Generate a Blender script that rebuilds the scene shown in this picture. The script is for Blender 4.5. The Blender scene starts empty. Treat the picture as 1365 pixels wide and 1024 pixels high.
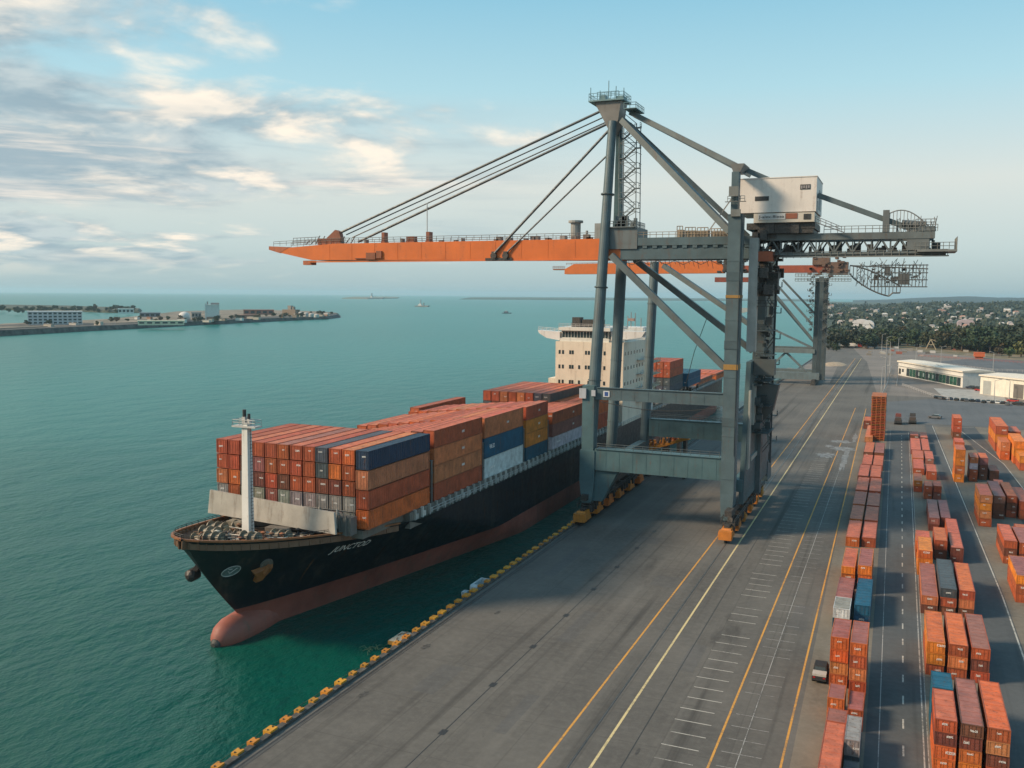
import bpy, math, random
from mathutils import Vector, Matrix
random.seed(7)
scene = bpy.context.scene
COL = scene.collection
PI = math.pi
# ---------------------------------------------------------------- camera geometry
F = 1220.0; CAMH = 50.0
ROLL = math.radians(0.43); PITCH = math.atan((512-392.6)/F); YAW = math.atan((1200-682.5)*math.cos(PITCH)/F)
CF = Vector((-math.sin(YAW)*math.cos(PITCH), math.cos(YAW)*math.cos(PITCH), -math.sin(PITCH)))
_r0 = Vector((math.cos(YAW), math.sin(YAW), 0)); _u0 = _r0.cross(CF)
CR = math.cos(ROLL)*_r0 + math.sin(ROLL)*_u0
CU = -math.sin(ROLL)*_r0 + math.cos(ROLL)*_u0
CC = Vector((0, 0, CAMH))
def ray(px, py): return CF + CR*((px-682.5)/F) + CU*((512-py)/F)
def gz(px, py, z=0.0):
    d = ray(px, py); return CC + d*((z-CC.z)/d.z)
def gy(px, py, y):
    d = ray(px, py); return CC + d*(y/d.y)
cam = bpy.data.cameras.new('camera'); camo = bpy.data.objects.new('camera', cam); COL.objects.link(camo)
M = Matrix((CR, CU, -CF)).transposed().to_4x4(); M.translation = CC; camo.matrix_world = M
cam.sensor_width = 36; cam.lens = F/1365*36; cam.clip_start = 0.5; cam.clip_end = 90000
scene.camera = camo
# ---------------------------------------------------------------- mesh builder
class MB:
    def __init__(s): s.v = []; s.f = []; s.m = []
    def add(s, vs, fs, mi=0):
        n = len(s.v); s.v += [tuple(a) for a in vs]; s.f += [tuple(i+n for i in f) for f in fs]; s.m += [mi]*len(fs)
    def box(s, x0, x1, y0, y1, z0, z1, mi=0):
        s.add([(x0,y0,z0),(x1,y0,z0),(x1,y1,z0),(x0,y1,z0),(x0,y0,z1),(x1,y0,z1),(x1,y1,z1),(x0,y1,z1)],
              [(0,3,2,1),(4,5,6,7),(0,1,5,4),(1,2,6,5),(2,3,7,6),(3,0,4,7)], mi); return s
    def frus(s, lo, hi, z0, z1, mi=0):
        a, b = lo, hi
        s.add([(a[0],a[2],z0),(a[1],a[2],z0),(a[1],a[3],z0),(a[0],a[3],z0),(b[0],b[2],z1),(b[1],b[2],z1),(b[1],b[3],z1),(b[0],b[3],z1)],
              [(0,3,2,1),(4,5,6,7),(0,1,5,4),(1,2,6,5),(2,3,7,6),(3,0,4,7)], mi); return s
    def beam(s, p, q, w, h, mi=0, w2=None, h2=None):
        p = Vector(p); q = Vector(q); d = (q-p).normalized()
        up = Vector((0,0,1)) if abs(d.z) < .95 else Vector((0,1,0))
        a = d.cross(up).normalized(); b = a.cross(d)
        w2 = w if w2 is None else w2; h2 = h if h2 is None else h2
        vs = [p+a*(i*w/2)+b*(j*h/2) for i, j in ((-1,-1),(1,-1),(1,1),(-1,1))]+[q+a*(i*w2/2)+b*(j*h2/2) for i, j in ((-1,-1),(1,-1),(1,1),(-1,1))]
        s.add(vs, [(3,2,1,0),(4,5,6,7),(0,1,5,4),(1,2,6,5),(2,3,7,6),(3,0,4,7)], mi); return s
    def tube(s, p, q, r, r2=None, n=8, mi=0, cap=True):
        p = Vector(p); q = Vector(q); d = (q-p).normalized(); r2 = r if r2 is None else r2
        up = Vector((0,0,1)) if abs(d.z) < .95 else Vector((0,1,0))
        a = d.cross(up).normalized(); b = a.cross(d)
        vs = [p+(a*math.cos(t)+b*math.sin(t))*r for t in [2*PI*i/n for i in range(n)]]+[q+(a*math.cos(t)+b*math.sin(t))*r2 for t in [2*PI*i/n for i in range(n)]]
        fs = [(i,(i+1)%n,n+(i+1)%n,n+i) for i in range(n)]
        if cap: fs += [tuple(range(n-1,-1,-1)), tuple(range(n,2*n))]
        s.add(vs, fs, mi); return s
    def path(s, pts, r, n=5, mi=0):
        for a, b in zip(pts, pts[1:]): s.tube(a, b, r, n=n, mi=mi)
        return s
    def prism(s, pts, d, mi=0):
        d = Vector(d); n = len(pts); P = [Vector(p) for p in pts]
        s.add(P+[p+d for p in P], [tuple(range(n-1,-1,-1)), tuple(range(n,2*n))]+[(i,(i+1)%n,n+(i+1)%n,n+i) for i in range(n)], mi); return s
    def rev(s, c, ax, prof, n=16, mi=0):
        c = Vector(c); ax = Vector(ax).normalized(); up = Vector((0,0,1)) if abs(ax.z) < .95 else Vector((0,1,0))
        a = ax.cross(up).normalized(); b = a.cross(ax); vs = []; fs = []
        for t, r in prof:
            vs += [c+ax*t+(a*math.cos(2*PI*i/n)+b*math.sin(2*PI*i/n))*r for i in range(n)]
        for k in range(len(prof)-1):
            fs += [(k*n+i, k*n+(i+1)%n, (k+1)*n+(i+1)%n, (k+1)*n+i) for i in range(n)]
        fs += [tuple(range(n-1,-1,-1)), tuple(range((len(prof)-1)*n, len(prof)*n))]
        s.add(vs, fs, mi); return s
    def rail(s, pts, h=1.1, step=2.0, r=.05, mi=0, mid=True):
        for a, b in zip(pts, pts[1:]):
            a = Vector(a); b = Vector(b); L = (b-a).length; n = max(1, int(L/step))
            for i in range(n+1):
                p = a.lerp(b, i/n); s.tube(p, p+Vector((0,0,h)), r, n=4, mi=mi, cap=False)
            for k in ((h,h*.55) if mid else (h,)): s.tube(a+Vector((0,0,k)), b+Vector((0,0,k)), r, n=4, mi=mi, cap=False)
        return s
    def truss(s, p, q, n, dz, t=.25, mi=0, chords=True):
        p = Vector(p); q = Vector(q); up = Vector((0,0,dz))
        if chords: s.beam(p, q, t*1.3, t*1.3, mi); s.beam(p+up, q+up, t*1.3, t*1.3, mi)
        for i in range(n):
            a = p.lerp(q, i/n); b = p.lerp(q, (i+1)/n); m = p.lerp(q, (i+.5)/n)
            s.beam(a, m+up, t, t, mi); s.beam(m+up, b, t, t, mi); s.beam(a, a+up, t*.8, t*.8, mi)
        s.beam(q, q+up, t, t, mi); return s
    def stair(s, x0, x1, y, z0, z1, n, w=1.0, mi=0):
        zz = [z0+(z1-z0)*i/n for i in range(n+1)]
        for i in range(n):
            a, b = (x0, x1) if i % 2 == 0 else (x1, x0)
            s.beam((a,y,zz[i]), (b,y,zz[i+1]), w, .18, mi)
            for k in (-w/2, w/2): s.tube((a,y+k,zz[i]+1), (b,y+k,zz[i+1]+1), .06, n=4, mi=mi); 
            e = 1 if b > a else -1
            s.box(min(b,b+e*1.1), max(b,b+e*1.1), y-w*.8, y+w*.8, zz[i+1]-.1, zz[i+1]+.06, mi)
            s.rail([(b+e*1.05,y-w*.75,zz[i+1]),(b+e*1.05,y+w*.75,zz[i+1])], 1.1, .8, .06, mi)
        return s
ORG = {}
def mesh_of(name, mb, mats, smooth=False):
    me = bpy.data.meshes.new(name); me.from_pydata(mb.v, [], mb.f)
    for m in (mats if isinstance(mats, (list, tuple)) else [mats]): me.materials.append(m)
    me.polygons.foreach_set('material_index', mb.m)
    if smooth: me.polygons.foreach_set('use_smooth', [True]*len(mb.f))
    me.update(); return me
def tag(o, label=None, cat=None, group=None, kind=None):
    if label: o['label'] = label
    if cat: o['category'] = cat
    if group: o['group'] = group
    if kind: o['kind'] = kind
    return o
def thing(name, label, cat, loc=(0,0,0), group=None):
    o = bpy.data.objects.new(name, None); o.empty_display_size = .5; COL.objects.link(o); o.location = loc
    ORG[o] = Vector(loc); return tag(o, label, cat, group)
def link(name, me, parent=None, col=None, loc=(0,0,0)):
    o = bpy.data.objects.new(name, me); COL.objects.link(o); o.location = loc
    if parent is not None: o.parent = parent
    if col: o.color = (col[0], col[1], col[2], 1)
    return o
def part(name, mb, mats, parent, col=None, smooth=False, label=None):
    """mesh given in world coordinates, linked as a child of PARENT"""
    org = ORG[parent]
    mb.v = [(a[0]-org.x, a[1]-org.y, a[2]-org.z) for a in mb.v]
    o = link(name, mesh_of(name, mb, mats, smooth), parent, col); ORG[o] = org
    if label: o['label'] = label
    return o
def solo(name, mb, mats, label, cat, col=None, group=None, loc=None, smooth=False, kind=None):
    """a thing that is one mesh, given in world coordinates"""
    if loc is None:
        xs = [a[0] for a in mb.v]; ys = [a[1] for a in mb.v]; zs = [a[2] for a in mb.v]
        loc = ((min(xs)+max(xs))/2, (min(ys)+max(ys))/2, min(zs))
    mb.v = [(a[0]-loc[0], a[1]-loc[1], a[2]-loc[2]) for a in mb.v]
    o = link(name, mesh_of(name, mb, mats, smooth), None, col, loc); ORG[o] = Vector(loc)
    return tag(o, label, cat, group, kind)
def struct(name, mb, mats, col=None, kind='structure', smooth=False):
    o = link(name, mesh_of(name, mb, mats, smooth), None, col); o['kind'] = kind; return o
def dup(root, loc, label=None, rz=None, sc=None):
    r = root.copy(); COL.objects.link(r); r.location = loc
    if label: r['label'] = label
    if rz is not None: r.rotation_euler = (0,0,rz)
    if sc is not None: r.scale = (sc,sc,sc) if isinstance(sc,(int,float)) else sc
    for ch in list(root.children):
        c = ch.copy(); COL.objects.link(c); c.parent = r
        for g in list(ch.children):
            d = g.copy(); COL.objects.link(d); d.parent = c
    return r
# ---------------------------------------------------------------- node helpers
class NT:
    def __init__(s, nt): s.nt = nt
    def n(s, t, **kw):
        nd = s.nt.nodes.new(t)
        for k, v in kw.items():
            if k == 'inp':
                for i, x in v.items():
                    if hasattr(x, 'is_linked') or isinstance(x, bpy.types.NodeSocket): s.nt.links.new(x, nd.inputs[i])
                    else: nd.inputs[i].default_value = x
            else: setattr(nd, k, v)
        return nd
    def math(s, op, a, b=0.0, c=None, clamp=False):
        i = {0:a, 1:b}
        if c is not None: i[2] = c
        return s.n('ShaderNodeMath', operation=op, use_clamp=clamp, inp=i).outputs[0]
    def vm(s, op, a, b):
        return s.n('ShaderNodeVectorMath', operation=op, inp={0:a, 1:b}).outputs[0]
    def mix(s, f, a, b, mode='MIX'):
        nd = s.n('ShaderNodeMix', data_type='RGBA', blend_type=mode, clamp_factor=True)
        for k, x in ((0,f),(6,a),(7,b)):
            if isinstance(x, bpy.types.NodeSocket): s.nt.links.new(x, nd.inputs[k])
            else: nd.inputs[k].default_value = (x if k == 0 else (x[0],x[1],x[2],1))
        return nd.outputs[2]
    def noise(s, v, scale, det=4, rough=.55, dist=0.0):
        i = {'Scale':scale, 'Detail':det, 'Roughness':rough, 'Distortion':dist}
        if v is not None: i['Vector'] = v
        return s.n('ShaderNodeTexNoise', inp=i).outputs[0]
    def map(s, v, sc=(1,1,1), loc=(0,0,0), rot=(0,0,0)):
        return s.n('ShaderNodeMapping', inp={0:v, 1:loc, 2:rot, 3:sc}).outputs[0]
    def step(s, x, lo, hi):
        return s.n('ShaderNodeMapRange', interpolation_type='SMOOTHSTEP', inp={0:x, 1:lo, 2:hi, 3:0.0, 4:1.0}).outputs[0]
    def rng(s, x, a, b, c, d):
        return s.n('ShaderNodeMapRange', inp={0:x, 1:a, 2:b, 3:c, 4:d}).outputs[0]
def new_mat(name):
    m = bpy.data.materials.new(name); m.use_nodes = True; t = NT(m.node_tree); b = m.node_tree.nodes['Principled BSDF']
    def out(**k):
        for key, x in k.items():
            key = key.replace('_', ' ')
            if isinstance(x, bpy.types.NodeSocket): m.node_tree.links.new(x, b.inputs[key])
            elif key in ('Base Color',): b.inputs[key].default_value = (x[0],x[1],x[2],1)
            else: b.inputs[key].default_value = x
    return m, t, out
def paint(name, rust=.3, rough=.5, rustcol=(.13,.045,.018), dirt=.35, streak=1.0, scale=1.0, var=(.75,1.12), metal=0.0):
    m, t, out = new_mat(name)
    oi = t.n('ShaderNodeObjectInfo'); co = t.n('ShaderNodeTexCoord').outputs['Object']
    rv = t.n('ShaderNodeCombineXYZ', inp={0:t.math('MULTIPLY', oi.outputs['Random'], 91.0), 1:t.math('MULTIPLY', oi.outputs['Random'], 37.0)}).outputs[0]
    v = t.vm('ADD', co, rv)
    n1 = t.noise(v, .45*scale, 5, .6); n2 = t.noise(t.map(v, (1.6*scale,1.6*scale,.14*scale)), 1.0, 4, .65); n3 = t.noise(v, 3.0*scale, 5, .7)
    base = t.mix(1.0, oi.outputs['Color'], t.n('ShaderNodeCombineXYZ', inp={i:t.rng(n1, .3, .7, var[0], var[1]) for i in (0,1,2)}).outputs[0], 'MULTIPLY')
    base = t.mix(t.math('MULTIPLY', t.step(n2, .5, .78), dirt*streak), base, (.09,.075,.06))
    rf = t.math('MULTIPLY', t.step(t.math('ADD', t.math('MULTIPLY', n3, .6), t.math('MULTIPLY', n2, .5)), .60, .72), rust, clamp=True)
    base = t.mix(rf, base, rustcol)
    out(Base_Color=base, Roughness=t.rng(n3, .3, .7, rough-.08, min(1,rough+.15)), Metallic=metal)
    return m
def flat(name, col, rough=.7, var=.25, scale=1.0, metal=0.0, alt=None, **k):
    m, t, out = new_mat(name); co = t.n('ShaderNodeTexCoord').outputs['Object']
    n1 = t.noise(co, scale, 6, .65)
    a = alt or tuple(c*(1-var) for c in col); b = tuple(min(1,c*(1+var)) for c in col)
    out(Base_Color=t.mix(t.step(n1, .3, .7), a, b), Roughness=rough, Metallic=metal, **k); return m
PAINT = paint('weathered_paint', .55, .5)
CONT = paint('container_paint', .7, .52, dirt=.30, var=(.66,1.18), scale=1.3)
CLEAN = paint('clean_paint', .12, .72, dirt=.22, var=(.9,1.05))
STEEL = paint('crane_steel', .3, .48, dirt=.4, scale=.5, var=(.72,1.15))
WHITE = paint('ship_white', .3, .5, rustcol=(.3,.16,.08), dirt=.28, scale=.5, var=(.9,1.05))
HULLM = paint('hull_paint', .25, .38, dirt=.55, scale=.25, rustcol=(.1,.05,.03), var=(.7,1.2))
BOOT = paint('boot_paint', .4, .55, rustcol=(.16,.10,.07), dirt=.5, scale=.3, var=(.65,1.2))
DARK = flat('dark_steel', (.035,.037,.037), .6, .4, 2)
MACH = flat('machinery', (.05,.045,.04), .6, .6, 3, alt=(.018,.017,.016))
RUBBER = flat('rubber', (.02,.02,.02), .8)
GLASS, _t, _o = new_mat('window_glass'); _o(Base_Color=(.03,.045,.05), Roughness=.12)
GREENG = flat('green_glazing', (.025,.09,.06), .2, .6, .9, alt=(.01,.03,.025))
MARK = flat('white_lettering', (.82,.80,.76), .6, .15, 4)
CONC = flat('concrete', (.33,.32,.295), .85, .25, .3)
SAND = flat('sand', (.34,.26,.18), .95, .3, .5)
# colours (object colours drive the painted materials)
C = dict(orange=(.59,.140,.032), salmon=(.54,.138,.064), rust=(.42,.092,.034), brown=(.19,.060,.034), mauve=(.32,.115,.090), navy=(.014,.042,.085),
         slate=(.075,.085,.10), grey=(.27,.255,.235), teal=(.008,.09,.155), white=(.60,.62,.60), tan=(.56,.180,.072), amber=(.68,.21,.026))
CNAME = dict(orange='bright orange', salmon='salmon orange', rust='rust red', brown='dark brown', mauve='faded mauve', navy='navy blue', slate='slate grey', grey='weathered grey', teal='teal blue', white='dirty white', tan='tan brown', amber='amber yellow')
GREY = (.078,.122,.138)
HAZE = 0.00005
ORD = 'zeroth first second third fourth fifth sixth seventh eighth ninth tenth eleventh twelfth thirteenth fourteenth fifteenth sixteenth seventeenth eighteenth nineteenth twentieth'.split()
ORD += ['twenty-'+o for o in ORD[1:10]]+['thirtieth']+['thirty-'+o for o in ORD[1:10]]+['fortieth']+['forty-'+o for o in ORD[1:10]]
# ---------------------------------------------------------------- world, sun
SUN_EL, SUN_AZ = math.radians(34), Vector((-.84,-.54,0)).normalized()
w = bpy.data.worlds.new('World'); scene.world = w; w.use_nodes = True; t = NT(w.node_tree)
bg = w.node_tree.nodes['Background']
sky = t.n('ShaderNodeTexSky', sky_type='NISHITA', sun_disc=False, sun_elevation=SUN_EL, sun_rotation=math.atan2(SUN_AZ.x, SUN_AZ.y))
dirv = t.n('ShaderNodeTexCoord').outputs['Generated']
sx = t.n('ShaderNodeSeparateXYZ', inp={0:dirv})
el = t.math('MAXIMUM', sx.outputs[2], 0.0)
# clear sky tint by elevation
rp = t.n('ShaderNodeValToRGB', inp={0:el}); cr = rp.color_ramp
stops = [(0.0,(.27,.385,.42)),(.05,(.41,.495,.50)),(.115,(.545,.57,.525)),(.21,(.34,.545,.60)),(.32,(.185,.43,.56)),(1.0,(.11,.31,.50))]
cr.elements[0].position = 0; cr.elements[0].color = (*stops[0][1],1); cr.elements[1].position = 1; cr.elements[1].color = (*stops[-1][1],1)
for p, c in stops[1:-1]:
    e = cr.elements.new(p); e.color = (*c,1)
base = t.mix(.85, sky.outputs[0], t.vm('MULTIPLY', rp.outputs[0], (10.6,10.6,10.6)))
# clouds on a flat layer, thicker towards the west (open sea)
hz = t.math('ADD', el, .14)
px_ = t.math('DIVIDE', sx.outputs[0], hz); py_ = t.math('DIVIDE', sx.outputs[1], hz)
cv = t.n('ShaderNodeCombineXYZ', inp={0:px_, 1:py_, 2:0.0}).outputs[0]
west = t.n('ShaderNodeVectorMath', operation='DOT_PRODUCT', inp={0:dirv, 1:(-CR.x,-CR.y,0.0)}).outputs['Value']
def dens(v):
    a = t.noise(t.map(v, (1.0,1.0,1), (3.1,1.7,0)), 1.7, 8, .55, .3); b = t.noise(t.map(v, (1,1,1), (9.1,4.7,0)), .42, 3, .5)
    return t.math('ADD', t.math('MULTIPLY', a, .66), t.math('MULTIPLY', b, .34))
d0 = dens(cv); d1 = dens(t.vm('ADD', cv, (-.16,-.13,0)))
cover = t.math('ADD', t.math('MULTIPLY', t.math('MINIMUM', west, .45), .66), t.math('ADD', t.math('MULTIPLY', t.math('MULTIPLY', t.step(el, .085, .125), t.step(el, .235, .16)), .15), t.math('MULTIPLY', t.step(el, .10, .03), .07)))
dd = t.math('ADD', d0, t.math('SUBTRACT', cover, .205))
alpha = t.math('MULTIPLY', t.step(dd, .47, .61), t.step(el, 0.005, .055))
lit = t.step(t.math('SUBTRACT', d0, d1), -.035, .105)
thick = t.step(dd, .60, .80)
tex = t.noise(t.map(cv, (1,1,1), (21,5,0)), 3.4, 6, .6, .2)
ccol = t.mix(t.step(tex, .36, .64), (2.4,3.3,3.85), (4.5,5.1,5.2))
ccol = t.mix(lit, ccol, (8.6,7.5,6.2))
ccol = t.mix(t.math('MULTIPLY', t.math('MULTIPLY', thick, .7), t.math('SUBTRACT', 1.0, t.math('MULTIPLY', lit, .65))), ccol, (2.7,3.8,4.35))
col = t.mix(t.math('MULTIPLY', alpha, .92), base, ccol)
v2 = t.n('ShaderNodeCombineXYZ', inp={0:t.math('MULTIPLY', west, 2.4), 1:t.math('MULTIPLY', el, 21.0), 2:0.0}).outputs[0]
bn = t.noise(v2, 1.15, 5, .55, .4); bn2 = t.noise(t.map(v2, (1.6,2.2,1), (4,9,0)), 1.3, 5, .6)
ba = t.math('MULTIPLY', t.math('MULTIPLY', t.step(bn, .46, .62), t.math('MULTIPLY', t.step(el, .015, .05), t.step(el, .215, .13))), t.step(west, -.12, .22))
col = t.mix(t.math('MULTIPLY', ba, .92), col, t.mix(t.step(bn2, .47, .70), (2.75,3.65,4.15), (7.4,6.7,5.9)))
w.node_tree.links.new(col, bg.inputs[0]); bg.inputs[1].default_value = .1
sun = bpy.data.lights.new('sun', 'SUN'); sun.energy = 3.7; sun.angle = math.radians(11.0); sun.color = (1,.78,.55)
so = bpy.data.objects.new('sun', sun); COL.objects.link(so); so.location = (0,0,200)
sd = Vector((SUN_AZ.x*math.cos(SUN_EL), SUN_AZ.y*math.cos(SUN_EL), math.sin(SUN_EL)))
so.rotation_euler = sd.to_track_quat('Z','Y').to_euler()
scene.view_settings.view_transform = 'Standard'; scene.view_settings.look = 'None'; scene.view_settings.exposure = 0.40; scene.view_settings.gamma = 1
scene.cycles.use_denoising = True; scene.cycles.max_bounces = 6; scene.cycles.volume_bounces = 1; scene.cycles.caustics_reflective = False; scene.cycles.caustics_refractive = False
# ---------------------------------------------------------------- haze
BIG = 24000
hm = bpy.data.materials.new('haze'); hm.use_nodes = True; hm.node_tree.nodes.clear(); ht = NT(hm.node_tree)
ho = ht.n('ShaderNodeOutputMaterial'); hv = ht.n('ShaderNodeVolumePrincipled', inp={'Color':(.60,.82,.95,1), 'Density':HAZE, 'Anisotropy':.2})
hm.node_tree.links.new(hv.outputs[0], ho.inputs['Volume'])
if HAZE: struct('haze', MB().box(-BIG-500,BIG+500,-3000,BIG*1.0+500,-32,112), hm, kind='stuff')
# ---------------------------------------------------------------- water
m, t, out = new_mat('sea_water'); P = t.n('ShaderNodeTexCoord').outputs['Object']
nz = t.noise(t.map(P, (.010,.006,1)), 1.0, 4, .55); nb = t.noise(t.map(P, (.0011,.0022,1)), 1.0, 3, .5)
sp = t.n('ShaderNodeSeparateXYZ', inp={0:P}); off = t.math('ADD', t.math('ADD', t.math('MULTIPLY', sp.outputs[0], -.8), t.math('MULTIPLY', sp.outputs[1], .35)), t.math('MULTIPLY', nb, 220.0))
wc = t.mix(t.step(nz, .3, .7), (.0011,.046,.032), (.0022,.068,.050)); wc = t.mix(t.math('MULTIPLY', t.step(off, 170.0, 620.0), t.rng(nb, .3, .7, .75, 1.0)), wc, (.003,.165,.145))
w1 = t.noise(t.map(P, (.55,.34,1), rot=(0,0,.5)), 1.0, 5, .6); w2 = t.noise(t.map(P, (.09,.055,1), rot=(0,0,.35)), 1.0, 3, .5)
hgt = t.math('ADD', t.math('MULTIPLY', w1, .55), t.math('MULTIPLY', w2, 1.6))
bp = t.n('ShaderNodeBump', inp={'Strength':.8, 'Distance':1.1, 'Height':hgt})
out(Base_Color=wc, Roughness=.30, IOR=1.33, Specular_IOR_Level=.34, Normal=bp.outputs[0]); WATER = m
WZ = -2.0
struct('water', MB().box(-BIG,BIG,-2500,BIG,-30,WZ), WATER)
# ---------------------------------------------------------------- ground, quay
def asphalt(name, a, b, stain=.6, streaks=.5, rough=.9, joints=False):
    m, t, out = new_mat(name); P = t.n('ShaderNodeTexCoord').outputs['Object']
    n1 = t.noise(P, .045, 6, .6); n2 = t.noise(P, .9, 6, .75); n3 = t.noise(t.map(P, (.30,.006,1)), 1.0, 5, .6); n4 = t.noise(t.map(P, (.06,.016,1), (7,3,0)), 1.0, 6, .7)
    c = t.mix(t.step(n1, .3, .7), a, b)
    c = t.mix(t.math('MULTIPLY', t.step(n2, .35, .75), .4), c, tuple(x*1.45 for x in b))
    c = t.mix(t.math('MULTIPLY', t.step(n3, .53, .72), streaks), c, tuple(x*.42 for x in a))
    c = t.mix(t.math('MULTIPLY', t.step(n3, .47, .30), streaks*.5), c, tuple(x*1.4 for x in b))
    c = t.mix(t.math('MULTIPLY', t.step(n4, .60, .72), stain), c, tuple(x*.45 for x in a))
    n5 = t.noise(t.map(P, (1.1,.5,1), (1,13,0)), 1.0, 7, .8)
    c = t.mix(t.math('MULTIPLY', t.step(n5, .62, .70), stain*.7), c, tuple(x*.5 for x in a))
    if joints:
        br = t.n('ShaderNodeTexBrick', offset=0.0, inp={'Vector':t.map(P, (1,1,1)), 'Scale':1.0, 'Mortar Size':.11, 'Mortar Smooth':.3, 'Brick Width':7.5, 'Row Height':12.0}).outputs['Fac']
        c = t.mix(t.math('MULTIPLY', br, .22), c, tuple(x*.45 for x in a))
    out(Base_Color=c, Roughness=rough); return m
QUAY = asphalt('quay_asphalt', (.074,.069,.062), (.118,.110,.097), .7, .75, joints=True)
ROADM = asphalt('road_asphalt', (.055,.060,.062), (.082,.087,.088), .5, .6)
LOT = asphalt('lot_ground', (.13,.115,.10), (.19,.165,.145), .5, .2)
LOTD = asphalt('lot_dark', (.070,.078,.085), (.105,.112,.118), .4, .3)
DIRT = asphalt('bare_yard', (.115,.098,.075), (.18,.155,.12), .6, .4)
LAND = flat('land_ground', (.09,.10,.06), .95, .45, .004, alt=(.16,.13,.10))
QX = -64.0
def sheet(name, pts, z, mat):
    return struct(name, MB().prism([(x,y,z-.6) for x, y in pts], (0,0,.6)), mat)
# land: quay apron to the first far shore, then wider country behind it
g = MB(); g.prism([(QX,-400,-30),(9000,-400,-30),(9000,9000,-30),(-690,9000,-30),(-200,2600,-30),(-114,1500,-30),(-75,1040,-30),(QX,800,-30)], (0,0,30)); struct('ground', g, QUAY)
Z1 = .004
def strip(name, pts, mat, lvl=1):
    g = MB(); g.add([(x,y,Z1*lvl) for x, y in pts], [tuple(range(len(pts)))]); return struct(name, g, mat)
strip('yard_road', [(-1.3,60),(4.9,60),(5.2,372),(-2.4,372)], ROADM)
strip('yard_road', [(12.9,60),(18.6,60),(18.2,170),(13.9,395),(10.9,395),(12.9,250)], ROADM)
strip('yard_road', [(27.5,200),(33.5,200),(30.5,330),(28.6,396),(21.8,396),(27.3,300)], ROADM)
strip('bare_ground', [(5.0,60),(12.8,60),(12.8,250),(10.8,372),(5.25,372)], DIRT)
strip('bare_ground', [(18.7,60),(27.4,60),(27.2,300),(21.7,390),(14.1,390),(18.3,170)], DIRT)
strip('bare_ground', [(33.6,150),(120,150),(120,390),(28.8,395),(30.6,330)], DIRT)
strip('bare_ground', [(-8.2,60),(-1.35,60),(-2.45,372),(-12.4,372)], DIRT)
strip('cross_road', [(-12,398.5),(28,397.2),(140,397.2),(140,480),(55,482),(20,500),(-6,470)], LOTD)
strip('lot_ground', [(-9,505),(19,503),(60,486),(260,470),(260,1000),(-45,1000),(-22,760)], LOT)
strip('lot_road', [(4,745),(40,700),(300,640),(300,800),(60,850)], LOTD, 2)
strip('parking_apron', [(19,556),(23,493),(49,484),(52,556)], CONC, 2)
strip('far_apron', [(-63,560),(-36,560),(-40,700),(-63,720)], LOT)
strip('grass_verge', [(20,930),(120,800),(400,800),(400,1100),(-60,1100)], flat('verge', (.16,.12,.08), .95, .5, .05, alt=(.07,.08,.04)), 3)
# painted lines: real strips of worn paint
def linemat(name, col, wear=.55):
    m, t, out = new_mat(name); P = t.n('ShaderNodeTexCoord').outputs['Object']
    n = t.noise(P, 1.6, 6, .75); n2 = t.noise(P, .12, 3, .6)
    f = t.step(t.math('ADD', t.math('MULTIPLY', n, .6), t.math('MULTIPLY', n2, .4)), .60, .48)
    out(Base_Color=t.mix(t.math('ADD', t.math('MULTIPLY', f, wear), 1-wear), (.10,.095,.088), col), Roughness=.8); return m
LYEL = linemat('yellow_line_paint', (.58,.28,.05), .6); LWHT = linemat('white_line_paint', (.44,.42,.37), .75); LDIM = linemat('faded_white_paint', (.34,.33,.31), .9)
def lines(name, segs, mat, lvl=3):
    g = MB()
    for (x0,y0,x1,y1,w_) in segs:
        d = Vector((x1-x0, y1-y0, 0)); L = d.length; a = Vector((-d.y, d.x, 0))/L*w_/2; z = Z1*lvl
        n = max(1, int(L/25))
        for i in range(n):
            p = Vector((x0,y0,z))+d*(i/n); q = Vector((x0,y0,z))+d*((i+1)/n)
            g.add([p-a, q-a, q+a, p+a], [(3,2,1,0)])
    return struct(name, g, mat)
lines('yellow_lane_line', [(-33.2,60,-32.2,800,.28),(-16.7,60,-16.7,440,.26),(-9.3,60,-12.2,440,.26)], LYEL)
lines('white_lane_line', [(-28.2,60,-27.6,800,.30)], linemat('cream_line_paint', (.60,.48,.24), .5))
rs = random.Random(3)
lines('parking_tick', [(-22.2-.4*rs.random(), y, -18.6+.5*rs.random(), y, .16) for y in [74+3.3*i for i in range(72)] if rs.random() < .93], LWHT)
lines('crane_rail', [(-62.15,60,-62.15,760,.09),(-30.42,60,-30.42,760,.09)], flat('worn_rail', (.16,.15,.14), .4, .3, 1, metal=.6), 4)
lines('parking_tick', [(-16.0, y, -11.6-.006*(y-80), y+.1, .10) for y in [75+3.3*i for i in range(72)] if rs.random() < .8]+[(-14.0,62,-14.2,320,.1)], LDIM)
lines('road_dash', [(2.5,y,2.5,y+2.6,.2) for y in range(70,360,7)], LWHT)
lines('road_edge_line', [(4.55,60,4.9,368,.16),(5.0,60,5.3,370,.10),(.2,60,-1.4,370,.1)], LDIM)
lines('road_edge_line', [(18.3,60,18.0,170,.22),(18.0,170,13.6,392,.22),(13.6,392,21,392,.22),(32.2,262,31.0,310,.25),(31.0,310,22.0,391,.25),(22,391,28.3,394,.25)], LWHT)
lines('rail_groove', [(-62.4,60,-62.4,760,.25),(-61.9,60,-61.9,760,.1),(-30.4,60,-30.4,760,.22)], flat('rail_slot', (.035,.035,.035), .5))
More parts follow.
